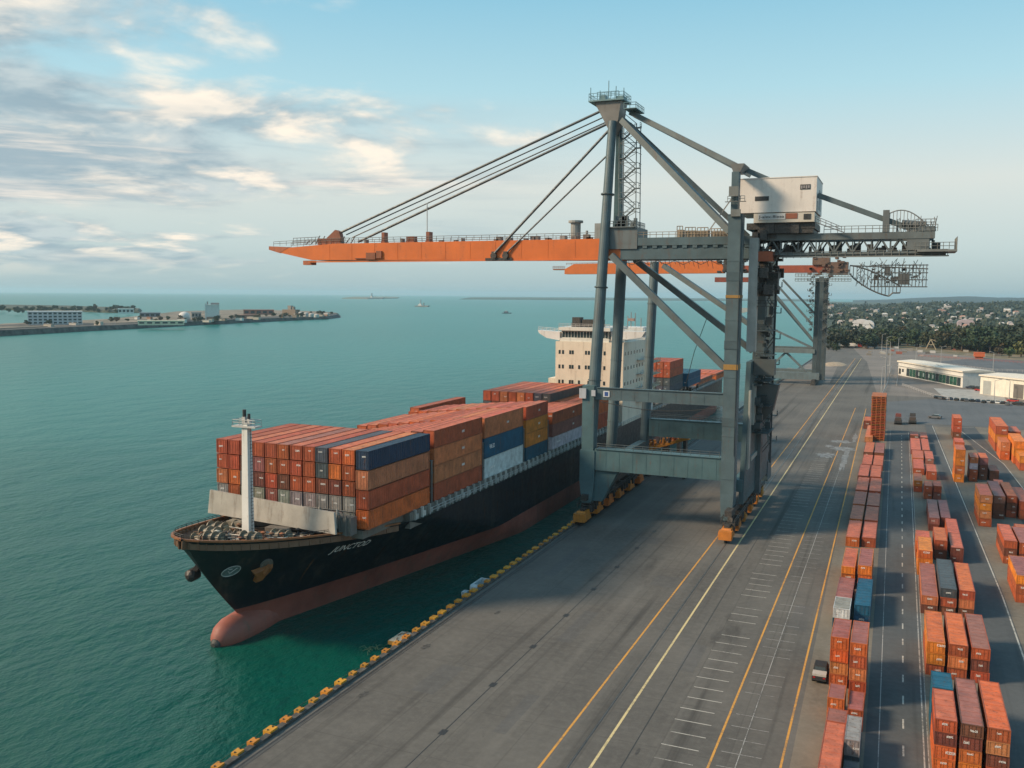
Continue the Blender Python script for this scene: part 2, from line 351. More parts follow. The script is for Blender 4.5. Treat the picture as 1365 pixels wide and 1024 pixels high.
# oil stains and wear patches on the quay
def blot(name, cx, cy, rx, ry, mat, seed, lvl=4, n=28):
    r = random.Random(seed); g = MB(); pts = []
    for i in range(n):
        a = 2*PI*i/n; k = .65+.5*r.random(); pts.append((cx+rx*k*math.cos(a), cy+ry*k*math.sin(a), Z1*lvl))
    g.add(pts, [tuple(range(n))]); return struct(name, g, mat)
OIL = flat('oil_stain', (.062,.058,.053), .8, .5, 2.2)
for i, (px, py, rx, ry) in enumerate([(568,862,.55,1.1),(484,926,.5,1.2),(663,817,.35,1.1),(850,1002,.2,.9)]):
    p = gz(px, py); blot('oil_stain', p.x, p.y, rx, ry, OIL, i)
# pale scuffed patch on the lanes
PATCH = flat('chalky_patch', (.20,.21,.21), .9, .3, .6, alt=(.10,.10,.10))
for i, (x, y, rx, ry) in enumerate([(-19.5,303,3.2,5),(-15.5,318,4.2,4.5),(-17,334,3.8,4),(-13.8,300,1.0,26),(-12.8,345,.9,12),(-19.8,322,1.6,3)]):
    blot('chalky_patch', x, y, rx, ry, PATCH, 40+i, 5+i, 34)
# quay edge: kerb beam, wall and yellow fender pads
g = MB(); g.box(QX-.05, QX+.75, -300, 800, .002, .34); struct('quay_kerb', g, flat('kerb_concrete', (.07,.065,.058), .85, .5, .8))
g = MB(); g.box(QX-.5, QX-.051, -300, 800, -9, -.5); struct('quay_wall', g, CONC)
fm = MB(); fm.box(-.62,.62,-.95,.95,.34,.66); fm.frus((-.62,-.2,-.95,.95),(-.62,-.2,-.95,.95),-1.1,.34); fm.box(.3,.62,-.95,.95,.02,.34)
fm.v = [(x, y*(1-.12*(z < -.5)), z) for x, y, z in fm.v]
fme = mesh_of('fender_pad', fm, [PAINT])
bolt = MB()
bolt.tube((0,0,.6),(0,0,.68),.11,n=6)
for i in range(43):
    y = 70+2.85*i+rs.uniform(-.18,.18)
    o = thing('fender_pad', f'yellow fender pad on the kerb of the quay edge, {ORD[i+1]} from the near end', 'fender', (QX+.05,y,0), 'yellow fender pads along the quay edge')
    k = rs.uniform(.75,1.1); pd = link('pad', fme, o, (.62*k,.29*k*rs.uniform(.8,1.05),.03)); pd.rotation_euler = (0,0,rs.uniform(-.05,.05)); pd.scale = (.78*k,.68*k,.9)
    if i < 18: 
        if i == 0: bme = mesh_of('bolt', bolt, [DARK])
        link('bolt', bme, o, None, (0,-.45,0)); link('bolt', bme, o, None, (0,.45,0))

PAT = asphalt('patched_asphalt', (.070,.068,.064), (.105,.100,.093), .5, .3)
rq = random.Random(12)
for (x0, y0, w_, l_) in ((-55,98,3.2,9),(-44,121,2.4,14),(-38,152,4,6),(-57,150,2.2,20),(-48,178,5,5),(-41,92,1.6,11),(-25.5,118,2.2,10),(-13.5,140,2.5,12)):
    strip('asphalt_patch', [(x0,y0),(x0+w_,y0+rq.uniform(-.2,.2)),(x0+w_+rq.uniform(-.2,.2),y0+l_),(x0,y0+l_)], PAT, 2)
DR = flat('drain_iron', (.03,.03,.03), .6, .5, 6)
for i in range(16): strip('drain_cover', [(-46.5,75+14*i),(-45.7,75+14*i),(-45.7,76.3+14*i),(-46.5,76.3+14*i)], DR, 4)
lines('drain_slot', [(-46.1,60,-46.1,420,.12),(-25.2,60,-25.0,420,.10)], DR, 3)
# ---------------------------------------------------------------- containers
_cm = {}
def cont_mesh(kind, W, L, H):
    key = (kind, round(W,2), round(L,1), round(H,2))
    if key in _cm: return _cm[key]
    W, L, H = key[1:]; x = W/2; g = MB()
    if kind == 'body':
        n = max(4, int(L/.62)); z0, z1 = .12, H-.1
        for s in (-1, 1):
            vs = []
            for i in range(n):
                y0 = .12+(L-.24)*i/n; d = (L-.24)/n
                for f, dep in ((0,.0),(.42,.0),(.5,.075),(.92,.075)):
                    vs.append((s*(x-.03-dep), y0+f*d))
            vs.append((s*(x-.03), L-.12)); k = len(vs)
            P = [(a,b,z0) for a,b in vs]+[(a,b,z1) for a,b in vs]
            g.add(P, [((i,i+1,k+i+1,k+i) if s > 0 else (i+1,i,k+i,k+i+1)) for i in range(k-1)])
        g.add([(-x+.05,L-.06,z0),(x-.05,L-.06,z0),(x-.05,L-.06,z1),(-x+.05,L-.06,z1)], [(0,3,2,1)])
        g.box(-x+.1,x-.1,.15,L-.15,.05,.14)
    elif kind == 'roof':
        g.box(-x+.05,x-.05,.1,L-.1,H-.11,H-.035)
        n = max(2, int(L/1.4))
        for i in range(n):
            y = .4+(L-.8)*(i+.5)/n; g.box(-x+.16,x-.16,y-.32,y+.32,H-.034,H-.012)
    elif kind == 'frame':
        for sx in (-1, 1):
            for y in (.0, L-.16): g.box(min(sx*x,sx*(x-.14)), max(sx*x,sx*(x-.14)), y, y+.16, 0, H)
            a, b = sorted((sx*x, sx*(x-.1))); g.box(a, b, .16, L-.16, .0, .13); g.box(a, b, .16, L-.16, H-.11, H-.003)
        for y in (.0, L-.14):
            g.box(-x+.14,x-.14,y+.01,y+.13,0,.14); g.box(-x+.14,x-.14,y+.01,y+.13,H-.13,H-.003)
    elif kind == 'door':
        for s in (-1, 1):
            a, b = sorted((s*.015, s*(x-.15))); g.box(a, b, .05, .1, .15, H-.14)
            for k in range(3): g.box(a+.08, b-.08, .03, .052, .25+k*(H-.5)/3, .25+(k+.8)*(H-.5)/3)
    elif kind == 'lock_rod':
        for a in (-.72,-.3,.3,.72):
            g.tube((a*x,.012,.08),(a*x,.012,H-.08),.024,n=5)
            for zz in (.3,.55): g.box(a*x-.1,a*x+.1,-.008,.02,H*zz,H*zz+.05)
    elif kind == 'plain':
        g.box(-x,x,0,L,0,H-.05)
        for y in (.0, L-.14):
            g.box(-x-.02,-x+.12,y-.02,y+.16,-.0,H); g.box(x-.12,x+.02,y-.02,y+.16,-.0,H)
    me = mesh_of(kind, g, [CONT]); _cm[key] = me; return me
def glyphs(r, w, h, n=5):
    """worn illegible stencil marks, as on the boxes in the photo"""
    g = MB(); cw = w/n
    for i in range(n):
        x0 = i*cw; x1 = x0+cw*.68; t_ = h*.2
        for k in r.sample(range(5), 3):
            if k == 0: g.box(x0,x1,-.01,.01,0,t_)
            elif k == 1: g.box(x0,x1,-.012,.008,h-t_,h)
            elif k == 2: g.box(x0,x0+cw*.2,-.014,.006,0,h)
            elif k == 3: g.box(x1-cw*.2,x1,-.016,.004,0,h)
            else: g.box(x0,x1,-.018,.002,h*.4,h*.4+t_)
    return g
_gm = [mesh_of('marking', glyphs(random.Random(i), 1.0, .24, 5+i%3), [MARK]) for i in range(6)]
def jit(c, r, k=.12): return tuple(max(.004, v*(1+r.uniform(-k,k))) for v in c)
RC = random.Random(11)
def container(label, group, cx, y, z, W, L, H, ck, roofk=None, detail=2, mark=True):
    o = thing('shipping_container', label, 'container', (cx,y,z), group)
    c = jit(C[ck], RC); 
    if detail == 0:
        link('body', cont_mesh('plain', W, L, H), o, c); return o
    link('body', cont_mesh('body', W, L, H), o, c)
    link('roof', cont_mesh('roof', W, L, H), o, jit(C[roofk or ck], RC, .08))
    link('frame', cont_mesh('frame', W, L, H), o, tuple(v*.82 for v in c))
    d = link('door', cont_mesh('door', W, L, H), o, tuple(v*1.02 for v in c))
    if detail > 1: link('lock_rod', cont_mesh('lock_rod', W, L, H), d, tuple(v*.8 for v in c))
    if mark and RC.random() < .85:
        k = link('marking', RC.choice(_gm), o, None, (RC.uniform(-W*.32,W*.08), .0, H*RC.choice((.45,.58,.66)))); s = W/2.6*RC.uniform(.7,1.15); k.scale = (s*RC.uniform(.6,1.1),1,s*1.25)
    return o
TIER = ['top','second-highest','third-highest','fourth-highest','fifth-highest']
# yard stacks: x0, x1, near edge, far edge, top height, colours of the tiers from the top (roof colour first)
YARD = {
 'left column of yard\'s left row': [
  (-5.6,-3.4,91.0,103.4,3.3,'salmon','rust tan'),(-5.6,-3.4,103.6,107.2,3.2,'mauve','rust'),(-5.9,-3.9,109.9,114.4,3.2,'mauve','orange amber'),(-6.4,-4.1,121.0,128.5,6.6,'mauve','orange orange tan rust'),
  (-7.4,-4.9,143.3,149.0,3.1,'grey','white teal'),(-7.5,-4.95,149.3,156.0,2.6,'mauve','mauve'),(-7.4,-5.1,163.9,176.8,3.9,'salmon','amber orange rust'),(-8.1,-5.45,192.6,202.4,2.0,'salmon','orange'),(-8.2,-5.5,209.5,219.0,1.9,'salmon','orange'),
  (-8.3,-5.5,225.6,237.0,1.8,'salmon','orange'),(-8.4,-5.5,242.2,253.4,1.9,'salmon','rust'),(-8.7,-5.85,262.0,274.5,1.9,'salmon','brown'),(-8.4,-5.6,282.0,294.0,1.7,'salmon','rust'),
  (-8.6,-5.7,301.5,322.9,2.2,'salmon','brown'),(-9.4,-6.7,336.2,360,1.9,'tan','tan'),(-11.0,-8.0,370.9,384,3.2,'orange','brown')],
 'right column of yard\'s left row': [
  (-3.35,-1.75,92.0,98.0,1.9,'slate','slate'),(-3.45,-1.8,99.0,105.2,3.6,'grey','grey slate'),(-3.6,-1.8,109.0,114.6,2.6,'mauve','rust rust'),(-3.85,-1.8,116.0,124.4,8.0,'mauve','orange rust tan rust orange'),
  (-4.5,-2.1,145.6,154.6,3.3,'teal','teal teal'),(-4.7,-2.4,162.1,174.0,4.9,'mauve','amber orange rust'),(-5.1,-2.4,193.4,202.5,2.0,'salmon','rust'),(-5.2,-2.4,209.6,219.4,1.9,'salmon','rust'),(-5.25,-2.4,225.4,236.3,1.8,'salmon','rust'),
  (-5.25,-2.4,241.8,252.8,2.0,'salmon','rust'),(-5.6,-2.8,262.0,274.5,1.9,'salmon','rust'),(-5.4,-2.6,282.0,294.0,1.7,'salmon','rust'),(-5.5,-2.6,301.5,322.9,2.2,'mauve','brown')],
 'left column of yard\'s middle row': [
  (5.25,7.5,103.0,111.3,5.8,'salmon','rust brown orange orange'),(5.25,7.5,111.5,116.6,5.8,'teal','teal'),(5.2,7.5,130.0,143.3,4.6,'orange','amber amber rust'),(5.1,7.6,155.7,167.6,3.0,'mauve','tan brown'),(4.9,7.4,177.8,185.6,4.6,'amber','orange amber amber'),(4.8,7.4,189.2,198.4,3.4,'salmon','orange rust'),
  (5.2,7.3,255.1,266.1,3.0,'salmon','amber rust'),(5.4,8.4,280.5,290.7,1.8,'salmon','rust'),(5.4,8.6,299.7,310.5,1.7,'salmon','orange'),(5.1,8.2,316.8,336.6,1.6,'salmon','mauve'),(5.0,7.9,344.9,354.4,2.3,'salmon','brown')],
 'middle column of yard\'s middle row': [
  (7.75,10.0,103.1,115.9,5.7,'mauve','brown brown orange amber'),(7.8,10.2,129.6,143.1,4.8,'orange','rust tan rust'),(7.75,10.2,156.1,174.0,4.4,'slate','slate rust brown'),(8.0,10.3,189.5,200.6,3.9,'orange','rust brown'),
  (7.7,9.85,213.2,233.1,2.9,'mauve','mauve brown'),(7.5,9.4,246.6,253.6,3.4,'salmon','rust rust'),(8.7,11.3,273.8,286.1,2.4,'salmon','rust'),(8.9,11.4,299.8,309.8,1.7,'salmon','mauve'),(8.4,10.8,316.7,334.6,1.7,'salmon','mauve'),(8.1,10.8,344.5,358,1.8,'salmon','brown')],
 'right column of yard\'s middle row': [
  (10.25,12.5,103.2,116.2,5.7,'orange','rust tan brown rust'),(10.5,12.8,129.7,144.0,4.7,'mauve','rust brown rust'),(10.5,12.8,156.2,172.9,4.4,'orange','rust tan brown'),(10.8,13.1,188.6,200.4,3.0,'salmon','brown brown'),(10.8,13.1,200.7,212.2,2.9,'salmon','rust'),
  (10.05,12.1,214.9,234.1,2.8,'mauve','brown brown'),(9.55,11.5,247.5,254.6,3.4,'salmon','rust mauve')],
 'left column of yard\'s right row': [
  (19.6,22.2,168,181,4.6,'mauve','amber rust rust'),(20.0,22.3,192.2,206.2,4.5,'salmon','rust brown rust'),(17.9,20.5,222.2,236.1,7.0,'salmon','tan amber tan rust'),(15.6,18.1,273.6,283.3,9.0,'salmon','amber amber orange amber'),(18.6,21.5,332.6,343.1,2.6,'salmon','rust'),(19.1,21.9,357.1,369.7,7.6,'orange','rust rust brown')],
 'middle column of yard\'s right row': [
  (22.5,24.9,168,181,4.4,'mauve','rust brown'),(22.6,24.9,192.3,205.8,4.3,'mauve','rust brown'),(21.5,23.9,231.3,250.2,5.3,'mauve','mauve brown brown'),(19.4,21.5,276.5,285.0,6.7,'salmon','tan white rust rust')],
 'right column of yard\'s right row': [
  (24.4,26.7,208.5,219.1,2.0,'salmon','rust'),(24.4,26.6,234.1,251.7,5.0,'orange','rust brown rust'),(24.4,26.7,256,268,2.6,'salmon','rust'),(26.9,29.3,233,250.5,4.2,'salmon','rust rust'),(27.2,29.5,192,206,4.2,'salmon','rust brown'),(27.2,29.6,168,181,4.2,'orange','rust tan'),(22.0,24.2,279.9,289.2,6.2,'orange','mauve brown brown'),(24.6,27.0,280.0,289.8,2.8,'rust','brown')],
 'yard\'s farthest row': [
  (34.0,36.8,300.5,311,4.3,'amber','amber rust'),(33.6,37.0,312,330.5,6.9,'amber','amber amber orange'),(30.6,33.3,318.0,330.0,5.6,'orange','tan orange'),(30.5,34.2,335,360.1,8.4,'orange','rust amber rust'),(37.3,40.0,300,312,5.0,'orange','amber amber'),(34.6,38.2,338,352,6.5,'salmon','rust brown')],
}
nyard = 0
for where, stacks in YARD.items():
    stacks = sorted(stacks, key=lambda s: s[2])
    for si, (x0, x1, yn, yf, zt, roofk, tiers) in enumerate(stacks):
        if si+1 < len(stacks) and ('left row' in where or 'middle row' in where) and 0 < stacks[si+1][2]-yf < 11 and yn > 110: yf += (stacks[si+1][2]-yf)*.75
        tiers = tiers.split(); n = len(tiers); h = zt/n; det = 2 if yn < 215 else 1
        for k, ck in enumerate(tiers):
            lab = f"{CNAME[ck]} container, {TIER[k]} tier, {where}, {ORD[si+1]} stack from near end"
            dx = RC.uniform(-.06,.06) if k else 0
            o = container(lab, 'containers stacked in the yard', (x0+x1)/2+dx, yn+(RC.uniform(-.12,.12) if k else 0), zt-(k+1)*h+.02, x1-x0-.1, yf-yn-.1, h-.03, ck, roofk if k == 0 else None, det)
            nyard += 1
# small tarpaulin-bright lids seen on two of the stacks and a tall tower of orange pallets
pal = MB()
for i in range(7): pal.box(-2.3,2.3,-6.4+i*1.9,-6.4+i*1.9+1.4,.36,.44)
for x in (-2.15,-.75,.75,2.15): pal.box(x-.17,x+.17,-6.7,6.7,.0,.36)
pal.box(-2.35,2.35,-6.78,-6.6,.27,.47); pal.box(-2.35,2.35,6.6,6.78,.27,.47)
for x in (-2.36,2.36): pal.box(x-.05,x+.05,-6.6,6.6,.28,.46)
pme = mesh_of('flat_rack', pal, [PAINT])
for i in range(27):
    o = link('flat_rack', pme, None, jit((.42,.13,.04), RC, .25), (-5.4+RC.uniform(-.08,.08), 348+RC.uniform(-.15,.15), i*.585+.02))
    tag(o, f'orange flat rack, {ORD[27-i]} from the top of the tall tower behind the left row', 'flat rack', 'orange flat racks in the tall tower')
# ---------------------------------------------------------------- the container ship
SXC, HB, YS0, YS1, ZD = -90.6, 16.2, 96.5, 452.0, 11.4
def stem_y(z):
    if z > 1.0: return 96.5+(17.0-z)/16.0*12.1-1.6*math.sin(PI*min(1,(17-z)/16))*0.6
    return 108.6
def deck_z(y):
    return ZD+4.3*max(0,min(1,(136-y)/40))**1.5
def hb(y, z):
    d = y-stem_y(z)
    if d <= 0: return 0.0
    f = max(0,min(1,(z+2)/17.0)); Lr = 74*(1-f)+27*f; pw = .95*(1-f)+.52*f
    b = HB*min(1, d/Lr)**pw
    e = (YS1-y); 
    if e < 46: b *= max(.2 if z < 2 else .72, 1-(1-e/46)**2*(.7 if z < 2 else .28))
    return b
def hullgrid(zlo, zhi, n=90, m=12):
    g = MB(); rows = []
    for j in range(m+1):
        r = []
        for i in range(n+1):
            u = (i/n)**1.7; 
            z = zlo(0)+(zhi(0)-zlo(0))*j/m
            y = 0
            for _ in range(3):
                y = stem_y(z)+u*(YS1-stem_y(z)); z = zlo(y)+(zhi(y)-zlo(y))*j/m
            r.append((y, z, hb(y, z)))
        rows.append(r)
    for s in (1,-1):
        base = [(SXC+s*b, y, z) for r in rows for (y,z,b) in r]; k = n+1
        fs = []
        for j in range(m):
            for i in range(n):
                q = (j*k+i, j*k+i+1, (j+1)*k+i+1, (j+1)*k+i); fs.append(q if s > 0 else q[::-1])
        g.add(base, fs)
    # transom
    a = [(SXC+r[n][2], r[n][0], r[n][1]) for r in rows]; b = [(SXC-r[n][2], r[n][0], r[n][1]) for r in rows]
    g.add(a+b, [(j, j+m+1, j+m+2, j+1) for j in range(m)]); return g
ship = thing('container_ship', 'black hulled container ship with red boot-topping berthed beside the quay', 'ship', (SXC, 270, WZ))
ZR = 2.3
HULLC = (.008,.013,.018); REDC = (.27,.085,.060)
part('hull', hullgrid(lambda y: ZR, deck_z), [HULLM], ship, HULLC, True)
part('boot_topping', hullgrid(lambda y: -8.0, lambda y: ZR), [BOOT], ship, REDC, True)
g = MB(); prof = [(0,.05),(.2,.8),(.7,1.5),(1.6,2.1),(3.2,2.55),(6,2.75),(10,2.6),(15,2.0),(21,1.0)]
g.rev((0,0,0), (0,1,0), prof, 20); g.v = [(x*.92+SXC-.2, y+103.2, z*1.1-1.3) for x,y,z in g.v]
part('bulbous_bow', g, [BOOT], ship, REDC, True)
g = MB(); g.rev((SXC-.2,102.9,-1.7),(0,1,0),[(0,.3),(.25,.75),(.5,.9)],12); part('bulb_cap', g, [DARK], ship)
# decks
g = MB(); L_ = []; R_ = []
for i in range(41):
    y = 99+i*(YS1-99.5)/40 if i > 12 else 98.2+i*3.4
    z = deck_z(y)-1.35; L_.append((SXC-hb(y,z)+.1,y,z)); R_.append((SXC+hb(y,z)-.1,y,z))
k = len(L_); g.add(L_+R_, [(i,i+1,k+i+1,k+i)[::-1] for i in range(k-1)])
part('deck', g, [flat('rusty_deck', (.16,.085,.05), .8, .6, .8, alt=(.07,.05,.04))], ship)
# bulwark cap with a rusty inner edge round the bow
g = MB(); g2 = MB()
for s in (-1,1):
    pts = []
    for i in range(26):
        y = 96.52+.02*i+i*i*.055; z = deck_z(y); pts.append((SXC+s*hb(y,z), y, z))
    for a, b in zip(pts, pts[1:]):
        g.beam((a[0],a[1],a[2]+.12),(b[0],b[1],b[2]+.12),.42,.26)
        ia = (a[0]-s*.28, a[1]+.18, a[2]); ib = (b[0]-s*.28, b[1]+.18, b[2])
        g2.add([(ia[0],ia[1],a[2]-1.3),(ib[0],ib[1],b[2]-1.3),(ib[0],ib[1],b[2]-.02),(ia[0],ia[1],a[2]-.02)], [(0,1,2,3)])
        g2.beam((ia[0],ia[1],ia[2]-1.2),(ia[0]-s*.1,ia[1],ia[2]),.14,.3)
part('bulwark_cap', g, [PAINT], ship, (.26,.10,.035)); part('bulwark_plating', g2, [PAINT], ship, (.17,.10,.06))
# breakwater wall across the forecastle
g = MB(); g.prism([(SXC-13.6,117.6,13.6),(SXC+12.3,116.2,13.1),(SXC+11.8,116.6,16.4),(SXC-13.4,118,17.4)], (0.05,.35,0))
for i in range(8): x = SXC-12+i*3.3; g.prism([(x,118,13.4),(x,120.6,13.4),(x,118.3,16.6)], (.18,0,0))
part('breakwater', g, [paint('breakwater_paint', .3, .6, dirt=.55, scale=.6, rustcol=(.2,.11,.06))], ship, (.40,.37,.32))
# foremast
g = MB(); g.beam((SXC-.2,111.2,11.6),(SXC-.2,111.4,30.2),1.35,1.35,0,1.0,1.0)
mast = part('foremast', g, [WHITE], ship, (.74,.72,.67))
g = MB(); g.box(SXC-2.4,SXC+2.0,110.6,112.3,29.6,29.85); g.rail([(SXC-2.3,110.7,29.85),(SXC+1.9,110.7,29.85),(SXC+1.9,112.2,29.85),(SXC-2.3,112.2,29.85),(SXC-2.3,110.7,29.85)],.9,1.1,.05)
g.box(SXC-.8,SXC-.2,111,111.8,29.85,31.2); g.box(SXC+.1,SXC+.55,111.1,111.7,29.85,30.9); part('mast_platform', g, [WHITE], mast, (.5,.48,.45))
g = MB(); g.tube((SXC-.5,111.3,31.2),(SXC-.5,111.3,32.3),.28,n=8); g.tube((SXC+.35,111.3,30.9),(SXC+.35,111.3,31.7),.22,n=8); part('mast_lantern', g, [DARK], mast)
g = MB(); g.rail([(SXC+.62,111.2,13.6),(SXC+.62,111.21,29.4)],.1,.7,.05)
for i in range(30): g.tube((SXC+.7,110.95,14+i*.52),(SXC+.7,111.5,14+i*.52),.04,n=4)
part('mast_ladder', g, [DARK], mast)
# forecastle gear: windlasses, bollards, winches, hatches, vents, rails
r = random.Random(5); FZ = 13.2
def inside(x, y): return abs(x-SXC) < min(hb(y-1.2, 13.5), hb(y, 13.5))-1.9
GC = [(.035,.032,.03),(.22,.11,.055),(.34,.27,.17),(.14,.11,.08),(.46,.42,.34),(.27,.10,.04)]
# windlasses, drums in rows and a raised platform with white rails
for x0, y0 in ((-4.0,107.2),(3.6,107.2),(-6.5,111.8),(5.6,111.8),(-4.2,114.8),(.2,103.4)):
    x = SXC+x0; z = deck_z(y0)-1.37; q = MB(); q.rev((x-1.5,y0,z+1.15),(1,0,0),[(0,1.05),(.15,1.05),(.17,.6),(1.3,.6),(1.32,1.05),(1.5,1.05),(1.52,.6),(2.6,.6),(2.62,1.05),(2.8,1.05)],14); part('windlass_drum', q, [PAINT], ship, (.20,.17,.12))
    q = MB(); q.box(x-1.9,x+1.7,y0-.5,y0+.5,z,z+.5); q.box(x+1.35,x+1.7,y0-.5,y0+.5,z+.5,z+1.6); part('windlass_bed', q, [PAINT], ship, (.33,.29,.2))
    q = MB(); q.path([(x,y0-.8,z+.4),(x-.1,y0-1.6,z+.15),(x,y0-2.6,z+.12)], .2, 6); y0 > 104 and part('anchor_chain', q, [PAINT], ship, (.12,.06,.035))
for a, b in (((-7,109),(-3,107.6)),((-3,107.6),(3,107.6)),((3,107.6),(7.5,110.4)),((-8.5,113.4),(-2,113)),((1.5,112.8),(9,113.2)),((-3.5,104.6),(3.5,104.6))):
    q = MB(); za = deck_z(a[1])-1.37; q.rail([(SXC+a[0],a[1],za),(SXC+b[0],b[1],deck_z(b[1])-1.37)],1.25,1.2,.07); part('guard_rail', q, [PAINT], ship, (.55,.53,.47))
for i in range(95):
    for _ in range(20):
        x = SXC+r.uniform(-15,13.5); y = r.uniform(99.5,116.3)
        if inside(x, y) and abs(x-SXC+.2) > .9: break
    z = deck_z(y)-1.37; k = r.random(); q = MB()
    if k < .34: q.rev((x,y,z),(0,0,1),[(0,.34),(.12,.34),(.14,.2),(r.uniform(.6,1.2),.2),(1.25,.32),(1.3,.3)],9); nm = 'bollard'
    elif k < .52: a = r.uniform(.3,.8); q.box(x-a,x+a,y-.3,y+.3,z,z+r.uniform(.4,1.0)); nm = 'locker'
    elif k < .72: q.rev((x-.9,y,z+.8),(1,0,0),[(0,.75),(.12,.75),(.14,.42),(1.6,.42),(1.62,.75),(1.74,.75),(1.76,.2),(2.1,.2)],11); nm = 'mooring_winch'
    elif k < .9:  q.beam((x-1.2,y,z+1.0),(x+1.2,y+r.uniform(-1,1),z+1.0),.09,.09); nm = 'deck_pipe'
    else: q.rev((x,y,z),(0,0,1),[(0,.13),(1.5,.13),(1.55,.34),(1.8,.42),(1.95,.1)],8); nm = 'deck_vent'
    kk = r.uniform(.7,1.25); part(nm, q, [PAINT], ship, tuple(v*kk for v in r.choice(GC)))
for i in range(22):
    x = SXC+r.uniform(-14,12); y = r.uniform(101,116)
    if not inside(x, y): continue
    z = deck_z(y)-1.37; q = MB(); q.rail([(x-2,y,z),(x+2,y+r.uniform(-1.5,1.5),z)],1.15,1.0,.05); part('guard_rail', q, [PAINT], ship, r.choice([(.3,.28,.24),(.2,.1,.05),(.42,.4,.36)]))
g = MB()
for s in (-1,1):
    pts = []
    for i in range(16): y = 96.9+i*i*.095; z = deck_z(y)+.25; pts.append((SXC+s*max(0,hb(y,z-.3)-.25), y, z))
    g.rail(pts, .55, 1.4, .045)
part('bow_rail', g, [DARK], ship)
g = MB(); g.box(SXC+.6,SXC+4.4,114.2,115.8,FZ-1.6,FZ+.3); part('deck_house', g, [PAINT], ship, (.13,.11,.09)); g = MB(); g.box(SXC-7,SXC-3.5,114.2,115.8,FZ-1.6,FZ+.5); part('deck_house', g, [PAINT], ship, (.22,.19,.14))
# anchors and bow emblem, laid on the flare of the hull
def hull_hit(px, py):
    d = ray(px, py)
    for i in range(400, 3600):
        p = CC+d*(i*.05/d.length*1.0); 
        if p.z < deck_z(p.y) and p.y > stem_y(p.z) and p.x < SXC+hb(p.y, p.z): return p
    return None
def hull_frame(p):
    e = .2; fx = lambda y, z: SXC+hb(y, z)
    ty = Vector((fx(p.y+e,p.z)-fx(p.y-e,p.z), 2*e, 0)).normalized(); tz = Vector((fx(p.y,p.z+e)-fx(p.y,p.z-e), 0, 2*e)).normalized()
    return ty, tz, ty.cross(tz).normalized()
AK = .8; p = hull_hit(346,760); ty, tz, nn = hull_frame(p)
def on(u, v, k): q = p+ty*u*AK+tz*v*AK; return Vector((SXC+hb(q.y,q.z), q.y, q.z))+nn*k
g = MB()
for pts in ([(-2.1,.6),(-.9,.9),(.1,1.5),(1.8,1.6),(2.0,.4),(1.5,-.9),(1.3,-2.2),(-.2,-2.6),(-.5,-1.2),(-1.4,-.2)],):
    a = [on(u,v,.12) for u,v in pts]; b = [on(u*.8,v*.85,.85) for u,v in pts]; n = len(pts)
    g.add(a+b, [tuple(range(n-1,-1,-1)), tuple(range(n,2*n))]+[(i,(i+1)%n,n+(i+1)%n,n+i) for i in range(n)])
g.beam(on(.4,.2,.8), on(.5,1.9,.7), .7,.6)
part('anchor', g, [PAINT], ship, (.31,.12,.04), label='orange rusted anchor stowed on the bow')
g = MB(); g.tube(on(.4,1.7,.02),on(.4,1.7,.3),1.0,n=16); part('hawse_pipe', g, [PAINT], ship, (.16,.15,.13))
AK = 1.0; p = hull_hit(308,761); ty, tz, nn = hull_frame(p); g = MB(); n = 24
a = [on(1.35*math.cos(2*PI*i/n),1.15*math.sin(2*PI*i/n),.06) for i in range(n)]; g.add(a, [tuple(range(n))])
em = part('bow_emblem', g, [PAINT], ship, (.13,.19,.19)); g = MB()
ps = [on(1.28*math.cos(2*PI*i/n),1.08*math.sin(2*PI*i/n),.09) for i in range(n+1)]; g.path(ps, .07, 5); g.beam(on(-.5,.1,.12),on(-.1,-.4,.12),.14,.1); g.beam(on(-.1,-.4,.12),on(.6,.6,.12),.14,.1); g.beam(on(-.7,.6,.12),on(-.1,.5,.12),.1,.1)
part('emblem_mark', g, [PAINT], em, (.42,.45,.43))
q = gy(259,760,101.6); g = MB(); g.beam((q.x+1.1,q.y+.2,q.z+1.2),(q.x-.1,q.y,q.z-.4),.8,.7); g.rev((q.x-.3,q.y,q.z-.7),(0,1,.1),[(-1.1,.3),(-.7,.9),(.7,.95),(1.1,.3)],10); g.beam((q.x-.9,q.y,q.z-.6),(q.x+.5,q.y-.8,q.z-.1),.5,.5); g.tube((q.x+.6,q.y+.2,q.z+.8),(q.x+2.4,q.y+2.5,q.z+2.2),.35,n=8)
part('anchor', g, [PAINT], ship, (.03,.025,.024), label='black anchor hanging on the far side of the bow')
# name on the bow
def text_mb(s, size, shear=0.0, font=None):
    cu = bpy.data.curves.new('lettering', 'FONT'); cu.body = s; cu.size = size; cu.shear = shear; cu.extrude = 0; cu.resolution_u = 2; cu.offset = size*.012
    o = bpy.data.objects.new('lettering', cu); COL.objects.link(o); dg = bpy.context.evaluated_depsgraph_get(); me = bpy.data.meshes.new_from_object(o.evaluated_get(dg))
    vs = [tuple(v.co) for v in me.vertices]; fs = [tuple(p.vertices) for p in me.polygons]
    bpy.data.objects.remove(o); bpy.data.meshes.remove(me); return vs, fs
p0 = hull_hit(439,737); p1 = hull_hit(489,726)
vs, fs = text_mb('JUNCTOD', 1.0, .3); wd = max(v[0] for v in vs); L_ = (p1-p0).length; g = MB(); P_ = []
for x, y, z in vs:
    u = x/wd; yy = p0.y+(p1.y-p0.y)*u; zz = p0.z+(p1.z-p0.z)*u+y*1.45; P_.append((SXC+hb(yy,zz)+.16, yy, zz))
g.add(P_, fs); part('hull_name', g, [MARK], ship)
